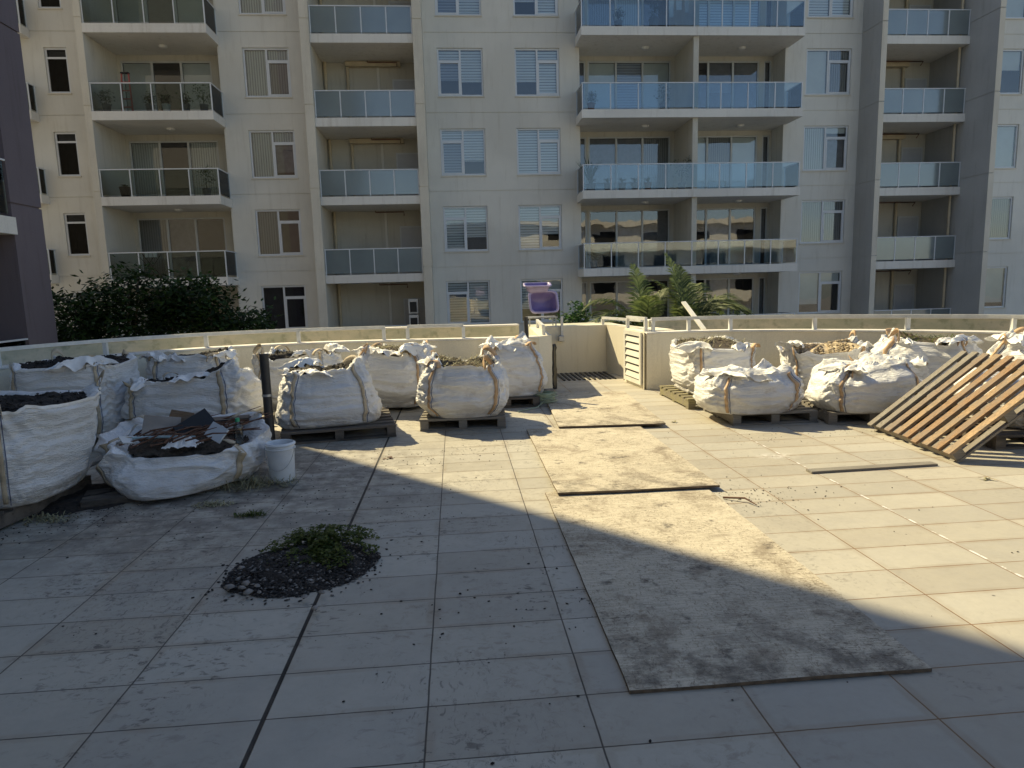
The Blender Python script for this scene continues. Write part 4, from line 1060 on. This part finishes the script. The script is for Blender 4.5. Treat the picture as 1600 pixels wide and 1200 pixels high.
# lilac tubs
def tub(label,c,w,d,h,rx,rz,ry=0):
    t=thing('plastic_tub',tuple(c),label,'tub'); Mx=Mrot(Vector(c),rz,rx,ry)
    def ring(sx,sy,z,n=40):
        out=[]
        for k in range(n):
            th=2*math.pi*k/n; a,b=math.cos(th),math.sin(th)
            out.append(Mx@Vector((sx*math.copysign(abs(a)**.36,a),sy*math.copysign(abs(b)**.36,b),z)))
        return out
    def shell(rs,name,mat):
        vs=[];n=40
        for r_ in rs: vs+=ring(*r_)
        mb=MB(); mb.add(vs,[(i*n+k,i*n+(k+1)%n,(i+1)*n+(k+1)%n,(i+1)*n+k) for i in range(len(rs)-1) for k in range(n)],True); mb.build(name,mat,t)
    shell([(.001,.001,0),(w*.38,d*.38,0),(w*.42,d*.42,.02),(w*.49,d*.49,h-.02),(w*.5,d*.5,h-.02)],'outer_shell',M['lilac'])
    shell([(w*.5,d*.5,h-.018),(w*.56,d*.56,h-.012),(w*.56,d*.56,h+.006),(w*.49,d*.49,h+.008),(w*.47,d*.47,h-.01)],'rim',M['lilac'])
    shell([(w*.472,d*.472,h-.012),(w*.38,d*.38,.03),(.001,.001,.025)],'inside',M['purple'])
tub('lower lilac tub tipped open towards the deck, on the alcove ledge',(1.57,12.28,1.20),.50,.38,.22,R(70),R(8))
tub('upper lilac tub balanced on the tipped tub',(1.50,12.2,1.47),.46,.34,.12,R(10),R(-4))
sf=thing('tub_stand',(1.55,12.2,.82),'low metal stand holding the lilac tubs','stand')
MB().box(1.30,1.84,12.02,12.45,.98,1.0).build('shelf',M['steel'],sf)
for x in (1.32,1.80):
    for y in (12.04,12.42): MB().box(x,x+.02,y,y+.02,.82,.98).build('leg',M['steel'],sf)
# plank over the right rail
a=at_depth(1068,472,10.6); b=at_depth(1100,515,9.75)
mb=MB(); q=(Vector(b)-Vector(a)).normalized(); s_=q.cross(Vector((0,1,0))).normalized()*.036; n_=q.cross(s_).normalized()*.012
A=Vector(a);B=Vector(b)
mb.add([A-s_-n_,A+s_-n_,B+s_-n_,B-s_-n_,A-s_+n_,A+s_+n_,B+s_+n_,B-s_+n_],[(3,2,1,0),(4,5,6,7),(0,1,5,4),(1,2,6,5),(2,3,7,6),(3,0,4,7)])
tag(mb.build('white_plank',M['louvre'],loc=tuple(B)),'pale plank leaning out beyond the right handrail among the palms','plank')

mb=MB(); mb.M=Mrot(Vector((-2.32,5.22,0)),R(20)); mb.box(-.55,.40,-.02,.30,.002,.06)
tag(mb.build('timber_sleeper',M['wood_dark'],loc=(-2.32,5.22,0),bevel=.006),'dark damp timber under the front of the debris bag','timber')
mb=MB(); vs=[]
for i in range(41):
    for j in range(25):
        x=-3.65+1.0*i/40; y=4.85+.85*j/24; e=min(i,40-i)/40*min(j,24-j)/24
        z=.10*min(1,e*9)*(.55+.9*nz(x*3,y*3,9)+.3*nz(x*14,y*14,1))-.004
        vs.append((x+.35*(j/24),y,z))
mb.add(vs,[(i*25+j,(i+1)*25+j,(i+1)*25+j+1,i*25+j+1) for i in range(40) for j in range(24)],True)
tag(mb.build('spilled_soil',M['soil'],loc=(-2.8,5.2,0)),'spilled dark soil between the left edge bag and the debris bag','soil')

# ------------------------------------------------------------------ plywood sheets, boards
def plywood(label,cx,cy,w,l,rz,z,seed,rx=0):
    rr=random.Random(seed); t=thing('plywood_sheet',(cx,cy,0),label,'plywood','plywood sheets laid as a path')
    N1,N2=12,24; Mx=Mrot(Vector((cx,cy,z)),rz,rx)
    def P(i,j,top):
        x=(i/N1-.5)*w; y=(j/N2-.5)*l
        if i in(0,N1): x+=rr.uniform(-.002,.002) if top else 0
        zz=.006*nz(x*1.5+seed,y*1.5,0)+.003
        return Mx@Vector((x,y,zz+(.015 if top else 0)))
    vt=[P(i,j,True) for i in range(N1+1) for j in range(N2+1)]
    o=MB(); o.add(vt,[(i*(N2+1)+j,(i+1)*(N2+1)+j,(i+1)*(N2+1)+j+1,i*(N2+1)+j+1) for i in range(N1) for j in range(N2)])
    ob=o.build('sheet_face',M['ply'],t)
    ring=[(i,0) for i in range(N1+1)]+[(N1,j) for j in range(1,N2+1)]+[(i,N2) for i in range(N1-1,-1,-1)]+[(0,j) for j in range(N2-1,0,-1)]
    vs=[]
    for (i,j) in ring:
        p=vt[i*(N2+1)+j]; vs+= [p-Vector((0,0,.0155)),p-Vector((0,0,.0002))]
    n=len(ring); e=MB(); e.add(vs,[(2*k,2*((k+1)%n),2*((k+1)%n)+1,2*k+1) for k in range(n)]); e.build('sheet_edge',M['plyedge'],t)
plywood('nearest and dirtiest plywood sheet, half in shade',1.215,3.54,1.21,2.50,R(-.3),.000,1)
plywood('middle plywood sheet of the path, fully sunlit',1.315,5.85,1.22,2.36,R(-.6),.016,2,R(-.45))
plywood('farthest plywood sheet of the path near the alcove',1.71,8.14,1.16,2.42,R(-3.5),.020,3,R(-.55))
mb=MB(); mb.M=Mrot(Vector((3.34,5.02,.0)),R(2.0)); mb.box(-.55,.55,-.042,.042,.002,.019)
tag(mb.build('timber_board',M['wood_grey'],loc=(3.34,5.02,0)),'loose grey board lying flat on the sunlit deck','board')

# ------------------------------------------------------------------ soil heap with plant
sh=thing('soil_heap',(-.92,3.68,0),'heap of dark soil with a green plant and stones on the deck','soil heap')
rn=random.Random(4)
def heap_r(th):
    e=th-.35; base=1/math.sqrt((math.cos(e)/.41)**2+(math.sin(e)/.36)**2); return base*(1+.10*nz(math.cos(th)*1.5+4,math.sin(th)*1.5,0))
vs=[];N=110;NR=34
for i in range(NR+1):
    q=i/NR
    for k in range(N):
        th=2*math.pi*k/N; r_=heap_r(th)*q*(1+.06*nz(math.cos(th)*7,math.sin(th)*7,2)); x=-.92+r_*math.cos(th); y=3.68+r_*math.sin(th)
        z=.095*(1-q**1.6)+.0+ (nz(x*12,y*12,0)*.02+nz(x*40,y*40,0)*.010)*(1-q**4)
        vs.append((x,y,max(.001,z) if q<1 else -.005))
mb=MB(); mb.add(vs,[(i*N+k,(i)*N+(k+1)%N,(i+1)*N+(k+1)%N,(i+1)*N+k) for i in range(NR) for k in range(N)],True); mb.build('soil_mound',M['soil'],sh)
gr_=MB()
for k in range(4200):
    th=rn.uniform(0,6.283); q=rn.random()**.5*(1.0 if rn.random()<.92 else rn.uniform(1,1.35)); r_=heap_r(th)*q
    x=-.92+r_*math.cos(th); y=3.68+r_*math.sin(th); z=max(0,.095*(1-q**1.6)) if q<1 else 0
    stone(gr_,Vector((x,y,z+.004)),rn.uniform(.004,.012),rn)
tag(gr_.build('soil_crumbs',M['mulch'],sh),kind='stuff')
lv=MB()
for k in range(7500):
    x=-.83+rn.gauss(0,.15); y=3.80+rn.gauss(0,.16)
    if y>4.2 or x>-.5: continue
    dd=math.hypot((x+.84)/.26,(y-3.84)/.26)
    if dd>1.35 or nz(x*9,y*9,3)<-.12: continue
    z=.055+.075*max(0,1-dd*dd*.6)*rn.random()**.4*(1+.8*nz(x*14,y*14,5))+.02*rn.random(); a=rn.uniform(0,6.28); s2=rn.uniform(.006,.015)
    u_=Vector((math.cos(a),math.sin(a),rn.uniform(-.3,.6)))*s2; v_=Vector((-math.sin(a),math.cos(a),rn.uniform(-.4,.4)))*s2*.6; c=Vector((x,y,z))
    lv.add([c-u_,c-v_,c+u_,c+v_],[(0,1,2,3)])
lv.build('plant_leaves',M['leaf_small'],sh)
stn=thing('stones',(0,0,0),'x','x'); bpy.data.objects.remove(stn)
spots=[(372,905),(378,918),(388,925),(358,917),(385,912),(395,893),(402,915),(412,905),(418,899),(484,908),(476,932),(555,874),(493,950),(503,925),(422,890),(378,888),(405,925),(505,878),(468,845)]
for k,(px,py) in enumerate(spots):
    p=at_ground(px,py,.03); m_=MB(); stone(m_,p,rn.uniform(.016,.032),rn,.7); m_.build('stone',M['stone'],sh)

# weeds & grit
def weed(label,cx,cy,r,n,hgt,mat,seed,name='weed_clump'):
    rr=random.Random(seed); m_=MB()
    for k in range(n):
        a=rr.uniform(0,6.28); q=rr.random()*r; p=Vector((cx+q*math.cos(a)*1.4,cy+q*math.sin(a)*.7,.004)); L=rr.uniform(.03,hgt); b=rr.uniform(0,6.28)
        dr=Vector((math.cos(b),math.sin(b),rr.uniform(.1,.9))).normalized()*L; s2=Vector((-math.sin(b),math.cos(b),0))*.003
        m_.add([p-s2,p+s2,p+dr*.6+s2,p+dr*.6-s2,p+dr-Vector((0,0,L*.15))],[(0,1,2,3),(3,2,4)])
    tag(m_.build(name,M[mat],loc=(cx,cy,0)),label,'weeds')
weed('straggly dry weeds between the debris bag and the bucket',-1.70,5.42,.26,420,.20,'strawgrass',1)
weed('low brown weed tuft on the deck before the debris bag',-1.86,4.95,.12,220,.05,'strawgrass',2)
weed('small green weed sprig lying between the debris bag and the soil heap',-1.5,4.66,.09,200,.05,'leaf_small',3)
weed('dark sparse weeds on the spilled soil near the left edge',-2.95,4.80,.16,240,.07,'strawgrass',4)
m_=MB(); rn=random.Random(12)
def grit(n,fx,fy,smin,smax):
    for _ in range(n):
        p=Vector((fx(),fy(),.003)); stone(m_,p,rn.uniform(smin,smax),rn,.5)
grit(260,lambda:rn.gauss(-2.4,.7),lambda:rn.gauss(4.9,.35),.002,.008)
grit(700,lambda:rn.gauss(-2.9,.30),lambda:rn.gauss(5.1,.25),.002,.007)
grit(120,lambda:rn.uniform(-2.5,3.5),lambda:rn.uniform(2.2,6.5),.0015,.006)
grit(160,lambda:rn.gauss(-.8,.4),lambda:rn.gauss(4.3,.5),.002,.008)
grit(160,lambda:rn.gauss(2.1,.3),lambda:rn.gauss(4.5,.18),.002,.007)
grit(120,lambda:rn.gauss(1.3,.4),lambda:rn.gauss(6.85,.25),.002,.006)
grit(260,lambda:rn.gauss(-.6,.9),lambda:rn.gauss(6.1,.35),.002,.007)
grit(90,lambda:rn.gauss(.6,.5),lambda:rn.gauss(3.1,.5),.003,.009)
grit(160,lambda:rn.uniform(2.6,4.6),lambda:rn.gauss(6.35,.3),.002,.006)
tag(m_.build('grit',M['soil']),'loose dark grit and crumbs scattered over the deck','grit',kind='stuff')
stick_thing('twig','short dark forked twig beside the plywood path','twig',[(1.86,4.47,.012),(1.98,4.38,.03),(2.02,4.27,.012)],[.008,.007,.003],M['stick'])
for k,(px,py,lab) in enumerate([(608,717,'small dark leaf on the sunlit deck right of the wide joint'),(1052,660,'dried leaf clump near the farthest plywood sheet'),(1540,750,'dry leaf scrap on the deck before the leaning pallet'),(420,938-780+0,'')][:3]):
    p=at_ground(px,py); mm=MB()
    for q in range(12):
        a=rn.uniform(0,6.28); c=p+Vector((rn.gauss(0,.02),rn.gauss(0,.012),rn.uniform(.003,.02))); u_=Vector((math.cos(a),math.sin(a),rn.uniform(-.3,.5)))*.02; v_=Vector((-math.sin(a),math.cos(a),rn.uniform(-.3,.3)))*.01
        mm.add([c-u_,c-v_,c+u_,c+v_],[(0,1,2,3)])
    tag(mm.build('dry_leaves',M['strawgrass' if k else 'stick'],loc=tuple(p)),lab,'leaves')
# hose tangle
hs=MB(); rn=random.Random(21); pts=[]
for i in range(150):
    a=i*.42; r_=.10+.05*nz(i*.11,0,0); pts.append((1.13+r_*math.cos(a)*1.3+.05*nz(i*.07,3,0),8.62+r_*math.sin(a)*1.5+.05*nz(i*.09,7,1),.03+.05*abs(nz(i*.2,1,4))+.0009*i))
pts+= [(1.0,8.35,.02),(.8,8.2,.012),(.72,8.12,.012)]
hs.tube(pts,.007,6); tag(hs.build('hose_tangle',M['hose'],loc=(1.13,8.62,0)),'tangled pale green hose on the deck by the slim dark pole','hose')
mb=MB(); mb.M=Mrot(Vector((1.25,9.05,.07)),R(15)); mb.box(-.06,.06,-.05,.05,-.068,.07)
tag(mb.build('timber_offcut',M['wood_grey'],loc=(1.25,9.05,0),bevel=.004),'small timber offcut block by the alcove left wall','timber')

# ------------------------------------------------------------------ plants
def leafcloud(mb,blobs,n,ls,rr,asp=.38):
    tot=sum(b[3]*b[4]*b[5] for b in blobs)
    for (cx,cy,cz,rx,ry,rz) in blobs:
        m=int(n*rx*ry*rz/tot); 
        tw=[ (rr.uniform(-1,1),rr.uniform(-1,1),rr.uniform(-1,1)) for _ in range(max(6,m//14))]
        for k in range(m):
            # clusters of leaves around twig tips near the surface
            t0=rr.choice(tw); L=math.sqrt(sum(c*c for c in t0)) or 1; q=rr.uniform(.55,1.0)
            c=Vector((cx+t0[0]/L*rx*q,cy+t0[1]/L*ry*q,cz+t0[2]/L*rz*q))+Vector((rr.gauss(0,1),rr.gauss(0,1),rr.gauss(0,1)))*ls*.8
            a=rr.uniform(0,6.28); e=rr.uniform(-.5,.9); u_=Vector((math.cos(a)*math.cos(e),math.sin(a)*math.cos(e),math.sin(e)))*ls*rr.uniform(.6,1.1)
            v_=u_.cross(Vector((rr.uniform(-1,1),rr.uniform(-1,1),1))).normalized()*ls*asp
            mb.add([c,c+u_*.45+v_*.5,c+u_,c+u_*.45-v_*.5],[(0,1,2,3)])
def shrub(label,x,y,blobs,n,ls,seed,zb=-3.4,mat='leaf_dark'):
    rr=random.Random(seed); t=thing('shrub',(x,y,zb),label,'shrub')
    mb=MB(); leafcloud(mb,blobs,n,ls,rr); mb.build('crown',M[mat],t)
    for k,b in enumerate(blobs[:5]):
        mb=MB(); mb.tube([(x,y,zb),(x+(b[0]-x)*.4,y+(b[1]-y)*.4,zb+(b[2]-zb)*.5),(b[0],b[1],b[2]+b[5]*.4)],[.07,.05,.015],8); mb.build('trunk',M['trunk'],t)
def W(px,py,Y): v=at_depth(px,py,Y); return v
def blobs_px(lst,Y,dep=.7):
    out=[]
    for (px,py,rx,rz) in lst:
        c=at_depth(px,py,Y); s=Y/FPX; out.append((c.x,Y+random.uniform(-.3,.3),c.z,rx*s,dep,rz*s))
    return out
random.seed(3)
Yl=15.
shrub('tall leafy dark shrub left of the glass balcony, beyond the parapet',-7.4,Yl,blobs_px([(125,500,42,42),(165,480,32,34),(205,455,22,26),(215,435,14,14),(120,545,40,35),(185,520,45,40),(105,475,16,16)],Yl),5200,.17,1)
shrub('wide dark rounded shrub below the left balconies',-5.6,Yl,blobs_px([(250,475,40,32),(300,465,45,28),(335,478,32,30),(270,515,60,40),(345,515,36,34),(300,440+8,30,10)],Yl),5200,.17,2)
shrub('low dark shrub tip left of the lowest dark window',-4.2,Yl-.5,blobs_px([(395,505,24,18),(380,525,34,26),(412,518,14,14)],Yl-.5),1500,.15,3)
shrub('small broad leaved shrub between the lilac tubs and palms',2.1,13.6,blobs_px([(895,500,20,12),(905,490,12,10),(885,510,20,10)],13.6,.25),700,.13,4,-3.4,'leaf_pot')
def palm(label,bx,by,top,fronds,seed):
    rr=random.Random(seed); t=thing('palm_tree',(bx,by,-3.4),label,'palm')
    mb=MB(); mb.tube([(bx,by,-3.4),(bx+.03,by,-1.5),(top[0],top[1],top[2])],[.13,.11,.09],12); mb.build('trunk',M['trunk'],t)
    for (az,el,L,droop) in fronds:
        L*=.86
        pts=[]; d_=Vector((math.cos(az)*math.cos(el),math.sin(az)*math.cos(el),math.sin(el))); p=Vector(top); n=26
        for i in range(n+1):
            pts.append(p.copy()); d_=(d_+Vector((0,0,-droop*(i/n+.25)/n*2.2))).normalized(); p=p+d_*L/n
        mb=MB(); mb.tube(pts,[.018*(1-i/(n+4)) for i in range(n+1)],6)
        vs=0
        for i in range(3,n+1):
          for sub_ in (0,.5):
            if i==n and sub_: continue
            c=pts[i].lerp(pts[min(n,i+1)],sub_); tn=(pts[min(n,i+1)]-pts[i-1]).normalized(); sdv=tn.cross(Vector((0,0,1))).normalized(); upv=sdv.cross(tn)
            ll=L*.34*math.sin(math.pi*(.12+.85*((i+sub_)/n)**.8))+.05
            for e in (-1,1):
                dr=(sdv*e*.8+tn*.75+upv*.12+Vector((rr.gauss(0,.07),rr.gauss(0,.07),rr.gauss(0,.07)))).normalized()
                wv=tn*.014; m1=c+dr*ll*.5+Vector((0,0,-.03*ll)); m2=c+dr*ll+Vector((0,0,-.32*ll))
                mb.add([c-wv,c+wv,m1+wv*1.2,m1-wv*1.2,m2],[(0,1,2,3),(3,2,4)])
        mb.build('frond',M['leaf_palm'],t)
c1=at_depth(1010,520,13.4); c2=at_depth(1075,515,13.9)
palm('left clump of arching palm fronds rising behind the alcove',c1.x,13.4,(c1.x,13.4,c1.z-.2),[(R(185),R(52),1.7,1.6),(R(172),R(66),2.0,1.4),(R(195),R(60),2.2,1.9),(R(120),R(82),1.9,.7),(R(215),R(40),1.3,1.0),(R(200),R(40),1.6,1.3),(R(260),R(75),1.5,1.2),(R(150),R(45),1.5,1.2),(R(80),R(70),1.5,1.0),(R(30),R(76),1.45,.9),(R(330),R(60),1.3,1.2),(R(230),R(55),1.3,1.4)],1)
palm('right clump of arching palm fronds behind the vent box',c2.x,13.9,(c2.x,13.9,c2.z-.2),[(R(5),R(50),1.75,1.7),(R(-20),R(45),1.5,1.4),(R(15),R(70),2.2,2.0),(R(140),R(80),2.2,.6),(R(-10),R(62),2.2,1.9),(R(30),R(60),1.7,1.3),(R(100),R(80),1.9,.7),(R(60),R(72),2.0,1.2),(R(10),R(66),1.8,1.4),(R(170),R(76),1.75,1.0),(R(-60),R(60),1.3,1.3),(R(45),R(35),1.6,1.0),(R(240),R(70),1.4,1.3)],2)

# balcony clutter (own things, standing on the balconies)
def potplant(label,x,i,yy,ph,kind,seed,mat='potgrey',zl=None,sc=1.):
    z=(FZ[i]+(.03 if x<0 else 0)) if zl is None else zl
    p=Vector(D((x,yy,z))); t=thing('potted_plant',tuple(p),label,'potted plant','potted plants on the balconies'); rr=random.Random(seed)
    mb=MB(); mb.lathe([(.001,p.z+.002),(.11*sc,p.z+.002),(.15*sc,p.z+.27*sc),(.165*sc,p.z+.28*sc),(.15*sc,p.z+.3*sc),(.001,p.z+.28*sc)],p.x,p.y,16); mb.build('pot',M[mat],t)
    f=MB()
    if kind=='bush':
        leafcloud(f,[(p.x,p.y,p.z+.3*sc+ph*.55,ph*.42,ph*.35,ph*.5)],260,.09,rr)
        f.tube([(p.x,p.y,p.z+.25),(p.x,p.y,p.z+.3+ph*.5)],.015,6)
    else:
        for k in range(46):
            a=rr.uniform(0,6.28); L=ph*rr.uniform(.6,1.1); c=Vector((p.x,p.y,p.z+.28*sc)); dr=Vector((math.cos(a)*.5,math.sin(a)*.5,1)).normalized(); s2=Vector((-math.sin(a),math.cos(a),0))*.02
            f.add([c-s2,c+s2,c+dr*L*.6+s2,c+dr*L*.6-s2,c+dr*L+Vector((math.cos(a)*.1,math.sin(a)*.1,-.08))],[(0,1,2,3),(3,2,4)])
    f.build('foliage',M['leaf_pot'],t)
potplant('leafy plant in a dark pot at the left end of the upper left balcony',-10.75,3,23.1,.5,'bush',1)
potplant('bushy plant left of centre on the upper left balcony',-9.45,3,23.15,.35,'bush',2)
potplant('bushy plant at centre of the upper left balcony in a pale pot',-8.95,3,23.15,.35,'bush',3,'whiteplastic')
potplant('low plant right of centre on the upper left balcony',-8.35,3,23.15,.3,'bush',4)
potplant('tall plant at the right end of the upper left balcony',-7.8,3,23.2,.75,'bush',5)
potplant('large twiggy plant at the right end of the middle left balcony',-7.95,2,23.2,.75,'bush',6)
potplant('dark box planter on the middle left balcony',-10.5,2,23.2,.2,'spike',7,'black',sc=1.3)
potplant('tall spiky plant at the left end of the middle central balcony',4.75,2,23.25,1.15,'spike',8)
potplant('leafy plant on the divider side of the middle central balcony',8.0,2,23.3,1.0,'bush',9)
for q,(x,l) in enumerate([(4.8,'first'),(5.35,'second'),(5.85,'third'),(6.3,'fourth'),(6.75,'fifth')]):
    potplant('%s pot from the left in the row on the middle central balcony'%l,x,2,23.15,.3,'spike',20+q,'potgrey' if q!=4 else 'terracotta')
potplant('round shrub in a pot at the left of the central balcony second from top',4.8,3,23.15,.35,'bush',30,'terracotta')
potplant('wispy plant near the divider of the central balcony second from top',7.3,3,23.2,.6,'bush',31)
potplant('round shrub in a blue pot, left one on the topmost central balcony',5.75,4,23.15,.42,'bush',32)
potplant('round shrub in a blue pot, right one on the topmost central balcony',6.95,4,23.15,.5,'bush',33,sc=1.3)
potplant('dark leafy plant at the left end of the lowest central balcony',4.85,1,23.2,.35,'bush',34)
# red step ladder
p=Vector(D((-10.25,23.35,FZ[3]+.03))); t=thing('step_ladder',tuple(p),'red folded step ladder standing on the upper left balcony','ladder')
for s_ in (-1,1):
    MB().add([(p.x+s_*.19-.02,p.y,p.z),(p.x+s_*.19+.02,p.y,p.z),(p.x+s_*.12+.02,p.y+.1,p.z+1.45),(p.x+s_*.12-.02,p.y+.1,p.z+1.45),
      (p.x+s_*.19-.02,p.y+.05,p.z),(p.x+s_*.19+.02,p.y+.05,p.z),(p.x+s_*.12+.02,p.y+.15,p.z+1.45),(p.x+s_*.12-.02,p.y+.15,p.z+1.45)],[(0,1,2,3),(7,6,5,4),(1,5,6,2),(4,0,3,7),(3,2,6,7),(0,4,5,1)]).build('side_rail',M['red'],t)
for k in range(4):
    z=p.z+.28+.29*k; MB().box(p.x-.17+.015*k,p.x+.17-.015*k,p.y+.02*k+.052,p.y+.02*k+.12,z,z+.03).build('step',M['red'],t)
MB().box(p.x-.14,p.x+.14,p.y+.06,p.y+.19,p.z+1.452,p.z+1.50).build('top_cap',M['black'],t)
# drying rack
p=Vector(D((-10.1,23.3,FZ[1]+.03))); t=thing('drying_rack',tuple(p),'folding clothes drying rack on the lowest left balcony','drying rack')
for y in (0,.45):
    MB().tube([(p.x-.35,p.y+y,p.z),(p.x+.35,p.y+y,p.z+.95)],.011,6).build('leg',M['black'],t); MB().tube([(p.x+.35,p.y+y+.01,p.z),(p.x-.35,p.y+y+.01,p.z+.95)],.011,6).build('leg',M['black'],t)
mb=MB()
for k in range(7): y=p.y+.45*k/6; mb.tube([(p.x-.65,y,p.z+1.02),(p.x-.3,y,p.z+.96),(p.x+.3,y,p.z+.96),(p.x+.65,y,p.z+1.02)],.007,5)
mb.build('hanging_rods',M['steel'],t)
mb=MB(); 
for k in range(3): mb.box(p.x-.05+k*.15,p.x+.07+k*.15,p.y-.02,p.y+.02,p.z+.80,p.z+1.0)
tag(mb.build('small_towels',M['curt'],loc=(p.x,p.y,p.z+.8)),'small pale cloths hung over the drying rack','laundry')
# hanging laundry on topmost central balcony
p=Vector(D((7.65,23.5,FZ[4]))); mb=MB()
for k,(dx,wd,l) in enumerate([(0,.2,.75),(.3,.25,.5),(.62,.2,.6)]):
    vv=[]
    for i in range(7):
        for j in range(5): vv.append((p.x+dx+wd*(j/4-.5)*(1-.2*i/6),p.y+.04*nz(j,i*.4,k),p.z+1.35-l*i/6))
    mb.add(vv,[(i*5+j,i*5+j+1,(i+1)*5+j+1,(i+1)*5+j) for i in range(6) for j in range(4)],True)
mb.tube([(p.x-.4,p.y,p.z+1.36),(p.x+1.0,p.y,p.z+1.36)],.006,5)
o=mb.build('hanging_laundry',M['curt'],loc=tuple(p)); tag(o,'white laundry hanging on a line over the topmost central balcony','laundry')

for o in bpy.data.objects:
    if '_o' in o: del o['_o']
